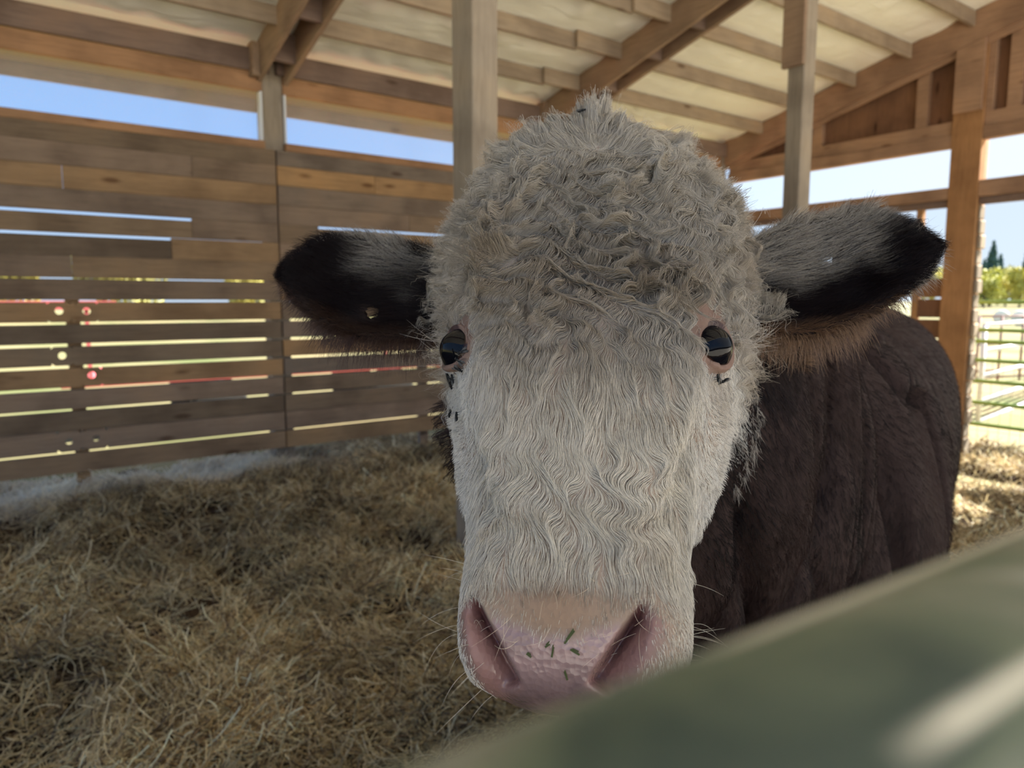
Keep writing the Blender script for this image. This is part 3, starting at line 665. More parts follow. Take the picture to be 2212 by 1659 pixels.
aw = N(t, 'ShaderNodeAttribute', attribute_name='wet')
mr = N(t, 'ShaderNodeMapRange'); mr.inputs['To Min'].default_value = 0.8; mr.inputs['To Max'].default_value = 0.24; t.links.new(aw.outputs['Fac'], mr.inputs['Value']); t.links.new(mr.outputs[0], b.inputs['Roughness'])
mr2 = N(t, 'ShaderNodeMapRange'); mr2.inputs['To Min'].default_value = 0.15; mr2.inputs['To Max'].default_value = 0.75; t.links.new(aw.outputs['Fac'], mr2.inputs['Value']); t.links.new(mr2.outputs[0], b.inputs['Specular IOR Level'])
tcn = N(t, 'ShaderNodeTexCoord'); vo = N(t, 'ShaderNodeTexVoronoi'); vo.inputs['Scale'].default_value = 230; t.links.new(tcn.outputs['Object'], vo.inputs['Vector'])
nz = N(t, 'ShaderNodeTexNoise'); nz.inputs['Scale'].default_value = 90; nz.inputs['Detail'].default_value = 5; t.links.new(tcn.outputs['Object'], nz.inputs['Vector'])
ad = N(t, 'ShaderNodeMath', operation='ADD'); t.links.new(vo.outputs['Distance'], ad.inputs[0]); t.links.new(nz.outputs['Fac'], ad.inputs[1]); bump(t, b, ad.outputs[0], 0.5, 0.0012)
b.inputs['Subsurface Weight'].default_value = 0.0
me.materials.clear(); me.materials.append(m); me.polygons.foreach_set('use_smooth', [True]*len(me.polygons))
me.polygons.foreach_set('material_index', np.zeros(len(me.polygons), np.int32)); me.update()
# origin on the ground between the feet
ORG = B0+D*0.75; ORG[2] = 0.0
me.vertices.foreach_set('co', (P-ORG).ravel()); me.update(); bull.location = Vector(ORG)
tag(bull, 'brown bull with curly cream-white face looking over the green gate rail', 'bull')

# eyes
m, t, b = mat('eyeball', 0.04); b.inputs['Specular IOR Level'].default_value = 0.2
tcn = N(t, 'ShaderNodeTexCoord'); sp = N(t, 'ShaderNodeSeparateXYZ'); t.links.new(tcn.outputs['Object'], sp.inputs[0])
mr = N(t, 'ShaderNodeMapRange'); mr.inputs['From Min'].default_value = 0.0; mr.inputs['From Max'].default_value = ER_*S; t.links.new(sp.outputs['Z'], mr.inputs['Value'])
t.links.new(ramp(t, mr.outputs[0], [(0.0, (0.30, 0.24, 0.24)), (0.38, (0.22, 0.16, 0.17)), (0.52, (0.05, 0.022, 0.012)), (0.60, (0.004, 0.004, 0.006))]), b.inputs['Base Color'])
EYEM = m
for E_, lk in zip(EYES, LOOK):
    bm = bmesh.new(); bmesh.ops.create_uvsphere(bm, u_segments=40, v_segments=24, radius=ER_*S)
    for v_ in bm.verts:
        if v_.co.z > ER_*S*0.75: v_.co.z += (v_.co.z-ER_*S*0.75)*0.35
    e_ = bpy.data.meshes.new('eyeball'); bm.to_mesh(e_); bm.free(); e_.polygons.foreach_set('use_smooth', [True]*len(e_.polygons)); e_.materials.append(EYEM)
    o = bpy.data.objects.new('eyeball', e_); COL.objects.link(o); o.parent = bull; o.matrix_parent_inverse = Matrix.Translation(-bull.location)
    o.location = Vector(h2w(E_)); gd = np.array([lk[0]*0.95, lk[1]+0.02, lk[2]]); o.rotation_euler = Vector(gd@HM).to_track_quat('Z', 'Y').to_euler(); o['label'] = 'glossy black eye'
# ------------------------------------------------------------------ coat: strands grown along the skin
tri = np.empty(0)
me.calc_loop_triangles(); tri = np.empty(len(me.loop_triangles)*3, np.int64); me.loop_triangles.foreach_get('vertices', tri); tri = tri.reshape(-1, 3)
tA = 0.5*np.linalg.norm(np.cross(P[tri[:, 1]]-P[tri[:, 0]], P[tri[:, 2]]-P[tri[:, 0]]), axis=1)
class Near:
    """index of the nearest skin vertex, by a voxel lookup"""
    def __init__(s, sel, cell, grow):
        s.c = cell; Q = P[sel]; s.lo = Q.min(0)-cell*(grow+2); dims = np.ceil((Q.max(0)-s.lo)/cell).astype(int)+grow+3; s.d = dims
        g = np.full(dims, -1, np.int64); i = ((Q-s.lo)/cell).astype(int); g[i[:, 0], i[:, 1], i[:, 2]] = np.nonzero(sel)[0]
        for _ in range(grow):
            for ax in range(3):
                for sh in (1, -1):
                    r = np.roll(g, sh, ax); g = np.where(g < 0, r, g)
        s.g = g
    def __call__(s, X):
        i = np.clip(((X-s.lo)/s.c).astype(int), 0, s.d-1); return s.g[i[:, 0], i[:, 1], i[:, 2]]
selh = (H[:, 2] > -0.34) & (P[:, 0] < 1.0)
nearh = Near(selh, 0.006, 5)
nearb = Near(P[:, 0] > 0.45, 0.013, 3)
def sample(dens, n):
    """n roots by area and by a density given per vertex"""
    wgt = tA*dens[tri].mean(1); cdf = np.cumsum(wgt); k = np.searchsorted(cdf, RNG.random(n)*cdf[-1]); k = np.minimum(k, len(tri)-1)
    a, b = RNG.random(n), RNG.random(n); f = a+b > 1; a[f] = 1-a[f]; b[f] = 1-b[f]
    T = tri[k]; X = P[T[:, 0]]*(1-a-b)[:, None]+P[T[:, 1]]*a[:, None]+P[T[:, 2]]*b[:, None]
    return X, T[np.arange(n), RNG.integers(0, 3, n)]
def unit(a): return a/np.maximum(np.linalg.norm(a, axis=1), 1e-9)[:, None]
def curves(name, pts, rad, tone, m, parent, shape=None):
    n, k = pts.shape[:2]; cu = bpy.data.hair_curves.new(name); cu.add_curves([k]*n)
    off = ORG if parent is bull else np.zeros(3)
    cu.attributes['position'].data.foreach_set('vector', (pts-off).astype(np.float32).ravel())
    ra = cu.attributes.new('radius', 'FLOAT', 'POINT') if 'radius' not in cu.attributes else cu.attributes['radius']
    prof = np.ones(k) if shape is None else shape
    ra.data.foreach_set('value', (np.asarray(rad).reshape(-1, 1)*prof[None]*np.ones((n, 1))).astype(np.float32).ravel())
    tn = cu.attributes.new('tone', 'FLOAT_COLOR', 'CURVE'); tn.data.foreach_set('color', np.concatenate([tone, np.ones((n, 1))], 1).astype(np.float32).ravel())
    cu.materials.append(m); o = bpy.data.objects.new(name, cu); COL.objects.link(o)
    if parent is not None: o.parent = parent
    o['kind'] = 'stuff'; return o
def strandmat(name, trans=0.3, gloss=0.05, rough=0.4):
    m = bpy.data.materials.new(name); m.use_nodes = True; t = m.node_tree; t.nodes.clear()
    o_ = N(t, 'ShaderNodeOutputMaterial'); at = N(t, 'ShaderNodeAttribute', attribute_name='tone')
    d_ = N(t, 'ShaderNodeBsdfDiffuse'); tl = N(t, 'ShaderNodeBsdfTranslucent'); g_ = N(t, 'ShaderNodeBsdfGlossy'); g_.inputs['Roughness'].default_value = rough
    t.links.new(at.outputs['Color'], d_.inputs['Color']); t.links.new(at.outputs['Color'], tl.inputs['Color'])
    a_ = N(t, 'ShaderNodeMixShader'); a_.inputs[0].default_value = trans; b_ = N(t, 'ShaderNodeMixShader'); b_.inputs[0].default_value = gloss
    t.links.new(d_.outputs[0], a_.inputs[1]); t.links.new(tl.outputs[0], a_.inputs[2]); t.links.new(a_.outputs[0], b_.inputs[1]); t.links.new(g_.outputs[0], b_.inputs[2]); t.links.new(b_.outputs[0], o_.inputs[0])
    return m
DARKHAIR = strandmat('dark_hair', 0.25, 0.018, 0.35)
HAIR = strandmat('hair', 0.08, 0.05, 0.32)
TAPER = lambda k: np.interp(np.linspace(0, 1, k), [0, 0.6, 1], [1, 0.9, 0.25])
def grow(X, idx, length, rise, dirf, steps, near, tip=0.0, jit=0.0, hf=None):
    """march strands along the skin: dirf gives the heading at each place, rise the height above the skin"""
    n = len(X); st = length/(steps-1); pts = np.empty((n, steps, 3)); pts[:, 0] = X; x = X.copy(); nn = Nn[idx]; jn = RNG.normal(0, 1, (n, 3))*jit
    for k in range(1, steps):
        d = dirf(x, nn, idx)+jn; d = d-nn*np.sum(d*nn, 1)[:, None]; d = unit(d); x = x+d*st[:, None]
        i = near(x); ok = i >= 0; idx = np.where(ok, i, idx); nn = unit(0.6*nn+0.4*Nn[idx])
        tt = k/(steps-1); h = rise*(math.sin(min(1.0, tt*1.25)*math.pi/2)**0.8+tip*max(0, tt-0.6)*2)*(1 if hf is None else hf(x))
        e_ = np.sum((x-P[idx])*nn, 1); x = np.where(ok[:, None], x+nn*((h-e_)*np.where(np.abs(h-e_) < 0.04, 1, 0))[:, None], x)
        pts[:, k] = x
    return pts
def rot(d, nn, a):
    return d*np.cos(a)[:, None]+np.cross(nn, d)*np.sin(a)[:, None]
u, v, w = H.T
openeye = np.zeros(nv)
for E_, lk in zip(EYES, LOOK):
    d = H-E_; r = np.linalg.norm(d, axis=1); a_ = np.degrees(np.arccos(np.clip((d/np.maximum(r, 1e-6)[:, None])@(lk/np.linalg.norm(lk)), -1, 1)))
    openeye = np.maximum(openeye, (a_ < 74)*(r < 0.040))
faced = ((w > -0.24) & (w < 0.1) & (np.abs(u) < 0.18) & (v < 0.45)).astype(float)
faced *= (1-padc)*(1-nosc)*(1-openeye)*(1-0.93*halo*(v < -0.215))
away = np.sum((P-CAM)*Nn, 1) > 0.12            # the far side still carries a thinner coat
faced *= np.where(away, 0.25, 1.0)*(1-((v > 0.338) & (np.abs(u) < 0.035)))
for a, b, sg in NOS:            # bare rims on the nostrils
    s_, t_, sd = seg(H, a, b); x = np.where(a[0] < 0, sd, -sd); faced *= ~((np.abs(x) < 0.007) & (s_ < 0.0075) & (v < -0.232))
WH = np.array([0.004, 0.232])                 # whorl at the top of the forehead
def faceflow(x, nn, idx):
    h = w2h(x); d = np.zeros((len(x), 3))
    du, dv = h[:, 0]-WH[0], h[:, 1]-WH[1]
    upw = sstep(-0.01, 0.05, dv)
    lo_u = np.clip(h[:, 0]+0.006, -0.2, 0.2)
    fan = np.where(h[:, 1] > -0.12, 2.2, 0.6)*lo_u
    down = np.stack([fan, -np.ones(len(x)), -0.6*np.abs(lo_u)*4], 1)
    up_ = np.stack([du*11, dv*10+0.15, -0.4-1.6*sstep(0.28, 0.33, h[:, 1])], 1)
    d = down*(1-upw)[:, None]+up_*upw[:, None]
    # waves: the heading swings in bands that neighbours share, strip by strip
    mess = np.exp(-(((h[:, 0]-0.012)/0.045)**2+((h[:, 1]-0.12)/0.09)**2))
    amp = (0.62+0.5*mess)*sstep(-0.04, 0.05, h[:, 1])*(1-sstep(0.215, 0.25, h[:, 1])*(np.abs(h[:, 0]) < 0.06))*(1-0.75*sstep(0.085, 0.135, h[:, 0]))*(1-0.55*sstep(-0.10, -0.145, h[:, 0]))+0.55*sstep(-0.20, -0.17, h[:, 1])*(1-sstep(-0.12, -0.08, h[:, 1]))*(np.abs(h[:, 0]) < 0.09)+0.22
    amp = amp*(0.7+0.6*(noise(h, 20., 47)*0.5+0.5))
    a = amp*np.sin(wave(h))+(0.35+0.6*mess)*noise(h, 15., 41)*sstep(-0.1, 0.05, h[:, 1])
    d = rot(unit(d@HM), nn, a)
    tv = np.cross(nn, d); e = 0.0022*tv@HM.T
    g = locks(h+e)-locks(h-e)
    d = unit(d+tv*((0.9+1.3*sstep(-0.03, 0.05, h[:, 1]))*g)[:, None])
    for E_ in EYES:          # the coat parts round the eye
        q = h-E_; r = np.linalg.norm(q, axis=1); d = d+(q@HM)/np.maximum(r, 1e-4)[:, None]*(3.2*np.exp(-(r/0.036)**4))[:, None]
    return unit(d)
AN = np.array([20., 8., 20.])
def wave(h):
    lam = np.where(h[:, 1] > -0.03, 0.026, 0.042)
    return 2*np.pi*(h[:, 1]+0.35*h[:, 0])/lam+noise(h*AN, 1.0, 3)*5.0+noise(h*AN*2.3, 1.0, 4)*2.0
def locks(h):
    return noise(h*np.array([62., 24., 62.])+1.2*np.stack([noise(h, 25., 7), noise(h, 25., 8), noise(h, 25., 9)], 1), 1.0, 61)
def hfun(h):
    return 0.15+1.20*np.clip(locks(h)*0.5+0.5, 0, 1)+0.38*np.cos(wave(h)+0.6)*sstep(-0.06, 0.04, h[:, 1])
def facegroup(name, dens, n, lmin, lmax, rise, rad, steps, tone, tonev, jit, tip=0.3, flow=faceflow, near=nearh, m=HAIR, relief=0.7):
    X, idx = sample(dens, n); hh = H[idx]; n = len(X)
    L = S*(lmin(hh)+(lmax(hh)-lmin(hh))*RNG.random(n))
    lock = locks(hh)*0.5+0.5; lock2 = noise(hh, 30., 63)*0.5+0.5
    R = S*rise(hh)*((1-relief)+relief*2*(0.6*lock+0.4*lock2))*(0.35+0.65*RNG.random(n))
    hf = (lambda x: hfun(w2h(x))) if flow is faceflow else None
    pts = grow(X, idx, L, R, flow, steps, near, tip, jit, hf)
    if flow is faceflow:            # no strand may cross the open eye
        bad = np.zeros(n, bool)
        for E_, lk in zip(EYES, LOOK):
            q = w2h(pts.reshape(-1, 3))-E_; r = np.linalg.norm(q, axis=1); an = np.degrees(np.arccos(np.clip(q@(lk/np.linalg.norm(lk))/np.maximum(r, 1e-6), -1, 1))); bad |= ((r < 0.05) & (an < 62)).reshape(n, steps).any(1)
        g_ = ~bad; pts, hh, idx, lock = pts[g_], hh[g_], idx[g_], lock[g_]; n = len(pts)
    c = tone(hh, idx)*(1+tonev*RNG.normal(0, 1, n))[:, None]*(0.90+0.2*lock)[:, None]
    return curves(name, pts, rad*(0.75+0.5*RNG.random(n)), np.clip(c, 0.004, 0.95), m, bull, TAPER(steps))
one = lambda q: (lambda hh: q+0*hh[:, 0])
def facetone(hh, idx):
    c = lerp(np.tile(np.array([0.52, 0.465, 0.39]), (len(hh), 1)), (0.70, 0.65, 0.57), 1-sstep(-0.10, 0.03, hh[:, 1])); q = noise(hh, 12., 71)*0.5+0.5
    c = lerp(c, (0.78, 0.75, 0.70), sstep(0.075, 0.12, np.abs(hh[:, 0]))*(1-sstep(0.02, 0.08, hh[:, 1])))
    c = lerp(c, (0.27, 0.225, 0.18), 0.75*np.exp(-((hh[:, 0]/0.10)**2+((hh[:, 1]-0.10)/0.10)**2)))       # forehead shade painted into the grubby curls
    c = lerp(c, (0.39, 0.295, 0.20), 0.5*sstep(0.5, 0.95, q))
    c = lerp(c, (0.36, 0.265, 0.18), 0.9*np.exp(-(((hh[:, 0]+0.012)/0.06)**2+((hh[:, 1]+0.228)/0.018)**2)))
    return c*np.where((RNG.random(len(hh)) < 0.10)[:, None], 0.45, 1.0)
curlz = lambda hh: sstep(-0.03, 0.06, hh[:, 1])*(1-0.6*sstep(0.085, 0.13, np.abs(hh[:, 0])))
nosz = lambda hh: 1-sstep(-0.235, -0.205, hh[:, 1])
eyez = lambda hh: np.exp(-(np.minimum(np.linalg.norm(hh-EYES[0], axis=1), np.linalg.norm(hh-EYES[1], axis=1))/0.045)**4)
lmx = lambda hh: (1-0.6*eyez(hh))*(0.012-0.007*nosz(hh)+0.020*sstep(-0.235, -0.15, hh[:, 1])*(np.abs(hh[:, 0]) < 0.1)+0.022*curlz(hh)-0.008*sstep(0.1, 0.13, np.abs(hh[:, 0]))*(hh[:, 1] < 0.05))
rs = lambda hh: (1-0.75*eyez(hh))*(0.0020+0.0045*sstep(-0.235, -0.16, hh[:, 1])+0.009*curlz(hh)*(1-0.6*sstep(0.10, 0.14, np.abs(hh[:, 0]))))
facegroup('face_hair', faced, 105000, lambda hh: lmx(hh)*0.55, lmx, rs, 0.00016, 11, facetone, 0.10, 0.06, 0.2)
eyed = np.exp(-(np.minimum(np.linalg.norm(H-EYES[0], axis=1), np.linalg.norm(H-EYES[1], axis=1))/0.06)**4)*(w > -0.2)*(1-openeye)
facegroup('face_hair', eyed, 14000, one(0.005), one(0.010), one(0.0018), 0.00014, 5, facetone, 0.10, 0.10)
# thick curls on the forehead and the tuft on the poll
curl_d = faced*sstep(0.0, 0.07, v)*(w > -0.2)*(1-0.85*sstep(0.085, 0.125, np.abs(u))*(v < 0.17))
facegroup('forelock', curl_d, 52000, one(0.040), one(0.075), lambda hh: 0.007+0.012*sstep(0.0, 0.1, hh[:, 1]), 0.00016, 16, facetone, 0.10, 0.06, 0.3, relief=0.85)
poll_d = faced*sstep(0.20, 0.27, v)+faced*0.3*((v > 0.17) & (np.abs(u) > 0.10))
facegroup('poll_tuft', poll_d*(w > -0.22), 26000, one(0.020), one(0.038), one(0.0075), 0.00016, 13, facetone, 0.10, 0.25, 0.2, relief=0.8)

# ears
earm = (np.abs(u) > 0.17) & (v > 0.05) & (w > -0.26) & (P[:, 0] < 1.0) & ((v > 0.118) | (w > -0.185))
for (c_, w0), rr in zip(HOLE_U, (0.012, 0.006)): earm &= ~((through(c_, w0) < rr) & (np.abs(H[:, 0]) > 0.17))
eside = np.sign(u)
def earflow(x, nn, idx):
    h = w2h(x); s = np.sign(h[:, 0]); mid = 0.175+0.07*np.clip(np.abs(h[:, 0])-0.17, 0, .3)
    d = np.stack([s*1.0, 2.4*(h[:, 1]-mid)*2, 0.35+0*s], 1); a = 0.35*noise(h, 30., 5)
    return rot(unit(d@HM), nn, a)
def eartone(hh, idx):
    a = np.abs(hh[:, 0]); c = np.tile(np.array([0.012, 0.007, 0.008]), (len(hh), 1)); q = noise(hh, 30., 9)*0.02
    topl = sstep(0.165, 0.21, hh[:, 1]+q-0.18*(a-0.18)); lim = np.where(hh[:, 0] < 0, 0.335, 0.365)
    cr = topl*(1-sstep(lim-0.055, lim, a+q*1.5)); c = lerp(c, (0.40, 0.36, 0.315), cr*np.where(RNG.random(len(hh)) < 0.15, 0.1, 1.0))
    c = np.where(((a > 0.185) & (a < 0.225) & (hh[:, 1] > 0.215) & (hh[:, 0] < 0))[:, None], np.array([[0.014, 0.008, 0.008]]), c)
    rimd = np.where(hh[:, 0] > 0, 1.0, 0.25)*sstep(0.135, 0.105, hh[:, 1]-0.35*np.maximum(0, a-0.27)); c = lerp(c, (0.15, 0.085, 0.05), rimd)
    return c
earL = lambda hh: 0.018+0.020*sstep(0.15, 0.2, hh[:, 1])
facegroup('ear_hair', earm*1.0, 46000, lambda hh: earL(hh)*0.5, earL, lambda hh: 0.005+0.004*sstep(0.15, 0.2, hh[:, 1]), 0.00016, 8, eartone, 0.15, 0.15, 0.8, flow=earflow, relief=0.5, m=DARKHAIR)
# rim fringe: roots on the edge, pointing outwards
rimv = earm & (np.abs(facing) < 0.55)
def rimflow(x, nn, idx):
    h = w2h(x); s = np.sign(h[:, 0]); cu_, cv = 0.27*s, 0.175
    d = np.stack([(h[:, 0]-cu_)*0.8+0.05*s, (h[:, 1]-cv)*1.8, 0*s], 1); return unit(d@HM+0.4*nn)
def fringe(name, sel, n, lmin, lmax, rad, tone, steps=6, spread=0.35, out=0.8, droop=0.3):
    X, idx = sample(sel.astype(float), n); nn = Nn[idx]; d = unit(rimflow(X, nn, idx)*0.7+nn*out+RNG.normal(0, spread, (n, 3))*0.6)
    L = S*(lmin+(lmax-lmin)*RNG.random(n)); t_ = np.linspace(0, 1, steps)
    bend = RNG.normal(0, 0.25, (n, 3)); bend[:, 2] -= droop
    pts = X[:, None]+d[:, None]*(L[:, None]*t_)[..., None]+bend[:, None]*(L[:, None]*t_**2*0.6)[..., None]
    return curves(name, pts, rad*(0.7+0.6*RNG.random(n)), np.clip(tone(H[idx], idx)*(1+0.12*RNG.normal(0, 1, n))[:, None], 0.003, 0.9), HAIR, bull, TAPER(steps))
def rimtone(hh, idx):
    a = np.abs(hh[:, 0]); c = np.tile(np.array([0.07, 0.035, 0.025]), (len(hh), 1))
    r = hh[:, 0] > 0; c[r] = (0.24, 0.145, 0.085); up_ = hh[:, 1]-0.1*(a-0.2) > 0.215
    c[up_ & (a < 0.36)] = (0.45, 0.41, 0.35)
    tipc = r & (a > 0.36); c[tipc] = (0.38, 0.33, 0.28); return c
fringe('ear_fringe', rimv, 7500, 0.008, 0.022, 0.00014, rimtone)
fringe('ear_fringe', rimv & (v < 0.13) & (w > -0.2), 2300, 0.012, 0.032, 0.00014, rimtone, droop=0.7)

# short coat over neck and trunk: only the skin that faces the gate is dense
bodm = ((w < -0.19) & ~earm).astype(float)*np.where(np.sum((P-CAM)*Nn, 1) < 0.25, 1.0, 0.15)*sstep(0.3, 0.55, P[:, 2])
bodm *= np.clip(1.3/np.linalg.norm(P-CAM, axis=1), 0.2, 1.6)**2
def bodflow(x, nn, idx):
    d = np.tile(D*0.45+np.array([0, 0, -0.9]), (len(x), 1)); a = 0.5*noise(x, 6., 13)+0.25*noise(x, 30., 14); return rot(unit(d), nn, a)
def bodtone(hh, idx):
    X = P[idx]; r_ = X-B0; q = np.clip(0.5+0.9*noise(np.stack([r_@D, r_@PW, X[:, 2]*0.12], 1), 14., 23)+0.4*noise(X, 9., 29), 0, 1)
    c = lerp(np.tile(np.array([0.066, 0.040, 0.036]), (len(X), 1)), (0.011, 0.007, 0.008), q)
    d_ = np.linalg.norm((hh-np.array([0.205, -0.01, -0.26]))/np.array([0.028, 0.09, 0.05]), axis=1)
    return lerp(c, (0.66, 0.58, 0.50), 0.0*sstep(1.1, 0.8, d_))
facegroup('coat_hair', bodm, 70000, one(0.010), one(0.022), one(0.0045), 0.00026, 5, bodtone, 0.18, 0.2, 0.4, flow=bodflow, near=nearb, relief=0.6, m=DARKHAIR)

# the white tuft on the fold of the neck
TL = crv([(0.176, 0.082, -0.200), (0.180, 0.068, -0.207), (0.189, 0.049, -0.218), (0.190, 0.016, -0.236), (0.1825, -0.014, -0.250), (0.172, -0.040, -0.260)], 60)
n = 420; k = RNG.integers(0, 60, n); X = h2w(TL[k]+RNG.normal(0, 0.0022, (n, 3))); i = nearh(X); ok = i >= 0; i = i[ok]
TUFT = (P[i], Nn[i], RNG.random(len(i)))
# whiskers and lashes
def bristles(name, roots, dirs, L, rad, tone, bend, steps=9):
    n = len(roots); t_ = np.linspace(0, 1, steps)
    pts = roots[:, None]+unit(dirs)[:, None]*(L[:, None]*t_)[..., None]+bend[:, None]*(L[:, None]*t_**2)[..., None]
    return curves(name, pts, rad, tone, HAIR, bull, TAPER(steps))
wsel = ((v < -0.19) & (v > -0.30) & (np.abs(u) > 0.07) & (w > -0.1)).astype(float); X, idx = sample(wsel, 36); nn = Nn[idx]
sd = np.sign(H[idx][:, 0]+0.006)
bristles('whisker', X, nn+np.outer(sd, HU)*0.6+RNG.normal(0, .3, (36, 3)), 0.012+0.03*RNG.random(36), 0.00013, np.tile([0.6, 0.55, 0.46], (36, 1)), np.outer(RNG.normal(-.35, .3, 36), UZ)+RNG.normal(0, .15, (36, 3)))
wsel = ((v < -0.20) & (v > -0.262) & (np.abs(u) < 0.07) & (w > -0.05)).astype(float); X, idx = sample(wsel, 26); nn = Nn[idx]
bristles('whisker', X, nn-HV*0.7+RNG.normal(0, .45, (26, 3)), 0.015+0.02*RNG.random(26), 0.00012, np.tile([0.75, 0.62, 0.48], (26, 1)), RNG.normal(0, .35, (26, 3)))
for E_, lk, sg in zip(EYES, LOOK, (-1, 1)):
    n = 34; ph = RNG.uniform(0.25, math.pi-0.25, n); lk = lk/np.linalg.norm(lk); yv = np.array([-0.25*sg, 1.0, 0.0]); yv -= lk*(yv@lk); yv /= np.linalg.norm(yv); xv = np.cross(yv, lk)
    a_ = np.radians(60); rt_ = E_+(ER_+0.004)*(lk*math.cos(a_)+math.sin(a_)*(np.cos(ph)[:, None]*xv+np.sin(ph)[:, None]*yv))
    dr = (lk*0.55+0.8*(np.cos(ph)[:, None]*xv+np.sin(ph)[:, None]*yv)+RNG.normal(0, .15, (n, 3)))@HM
    bristles('eyelash', h2w(rt_), dr, 0.010+0.012*RNG.random(n), 0.00012, np.tile([0.45, 0.40, 0.35], (n, 1)), np.outer(RNG.normal(-.5, .15, n), UZ))
    # pale wisps behind the brow
    n = 70; ph = RNG.uniform(0, 2*math.pi, n); c_ = np.array([sg*0.165, 0.075, -0.10])+np.stack([RNG.normal(0, .012, n), RNG.normal(0, .03, n), RNG.normal(0, .012, n)], 1)
    X = h2w(c_); i = nearh(X); ok = i >= 0; X = P[i[ok]]; dr = np.outer(np.ones(ok.sum()), HU*sg)+0.35*HW+RNG.normal(0, .3, (ok.sum(), 3))-0.2*HV
    bristles('brow_wisp', X, dr, 0.015+0.022*RNG.random(ok.sum()), 0.00016, np.tile([0.52, 0.46, 0.4], (ok.sum(), 1)), RNG.normal(0, .3, (ok.sum(), 3))+UZ*0.2)
X, nn, rr_ = TUFT; n = len(X)
bristles('neck_tuft', X, nn*0.5+np.outer(RNG.normal(0, .3, n), HU)-HV*1.0+RNG.normal(0, .25, (n, 3)), 0.004+0.007*rr_, 0.00017, np.tile([0.46, 0.41, 0.36], (n, 1))*(0.7+0.5*rr_)[:, None], np.outer(RNG.normal(-.4, .3, n), UZ)+RNG.normal(0, .3, (n, 3)))
# ------------------------------------------------------------------ green pipe gate the bull looks over
m, t, b = mat('worn_green_paint', 0.34); b.inputs['Specular IOR Level'].default_value = 0.5
tcn = N(t, 'ShaderNodeTexCoord'); mp = N(t, 'ShaderNodeMapping'); mp.inputs['Scale'].default_value = (0.6, 1, 1); t.links.new(tcn.outputs['Object'], mp.inputs['Vector'])
nz = N(t, 'ShaderNodeTexNoise'); nz.inputs['Scale'].default_value = 30; nz.inputs['Detail'].default_value = 3; nz.inputs['Distortion'].default_value = 0.9; t.links.new(mp.outputs[0], nz.inputs['Vector'])
c = ramp(t, nz.outputs['Fac'], [(0.30, (0.04, 0.065, 0.05)), (0.43, (0.12, 0.145, 0.09)), (0.56, (0.20, 0.205, 0.14)), (0.70, (0.42, 0.40, 0.31))])
sp = N(t, 'ShaderNodeSeparateXYZ'); t.links.new(tcn.outputs['Object'], sp.inputs[0])            # a bright reflection painted as a streak along the rail's outer face
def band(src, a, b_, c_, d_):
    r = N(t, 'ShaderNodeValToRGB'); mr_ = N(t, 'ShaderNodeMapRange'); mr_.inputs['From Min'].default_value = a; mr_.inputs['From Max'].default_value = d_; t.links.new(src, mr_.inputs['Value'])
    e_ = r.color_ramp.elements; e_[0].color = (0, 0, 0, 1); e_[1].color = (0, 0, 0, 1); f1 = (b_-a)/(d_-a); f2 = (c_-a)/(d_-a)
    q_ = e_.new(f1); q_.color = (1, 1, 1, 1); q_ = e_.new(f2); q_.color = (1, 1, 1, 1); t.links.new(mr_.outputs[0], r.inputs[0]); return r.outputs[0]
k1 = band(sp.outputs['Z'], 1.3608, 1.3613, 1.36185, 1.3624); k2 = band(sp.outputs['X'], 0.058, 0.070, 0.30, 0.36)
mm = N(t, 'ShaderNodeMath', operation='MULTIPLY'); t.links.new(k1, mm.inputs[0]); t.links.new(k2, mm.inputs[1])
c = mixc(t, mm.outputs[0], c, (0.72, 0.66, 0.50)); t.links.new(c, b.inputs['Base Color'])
nz2 = N(t, 'ShaderNodeTexNoise'); nz2.inputs['Scale'].default_value = 120; t.links.new(tcn.outputs['Object'], nz2.inputs['Vector']); bump(t, b, nz2.outputs['Fac'], 0.25, 0.001)
GREEN = m
GD = Vector((1, -0.047, 0)).normalized(); GP = Vector((0, 0.040, 1.339)); GT = 0.025
def gpt(x, dz): return GP+GD*x+Vector((0, 0, dz))
gate = empty('pipe_gate', gpt(0.5, -1.28)); tag(gate, 'worn green pipe gate rail crossing the lower right, very close and blurred', 'gate')
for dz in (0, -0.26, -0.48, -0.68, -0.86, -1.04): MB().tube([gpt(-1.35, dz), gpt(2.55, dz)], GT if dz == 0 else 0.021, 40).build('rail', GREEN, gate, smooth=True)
for xx in (-1.35, 2.55): MB().tube([gpt(xx, 0.02), gpt(xx, -1.22)], GT, 20).build('upright', GREEN, gate, smooth=True)
for xx in (-0.45, 1.65): MB().box(gpt(xx, -0.02)-Vector((0.018, 0.032, 0)), gpt(xx, -1.03)+Vector((0.018, -0.026, 0))).build('brace', GREEN, gate)
for xx in (-1.40, 2.60):
    p_ = empty('gate_post', gpt(xx+(0.08 if xx > 0 else -0.08), -1.6)); tag(p_, 'round timber post at the '+('hinge end' if xx < 0 else 'latch end')+' of the near green gate', 'post')
    q_ = p_.location; MB().tube([q_, q_+Vector((0, 0, 1.95))], 0.085, 20).build('shaft', POST, p_, smooth=True)

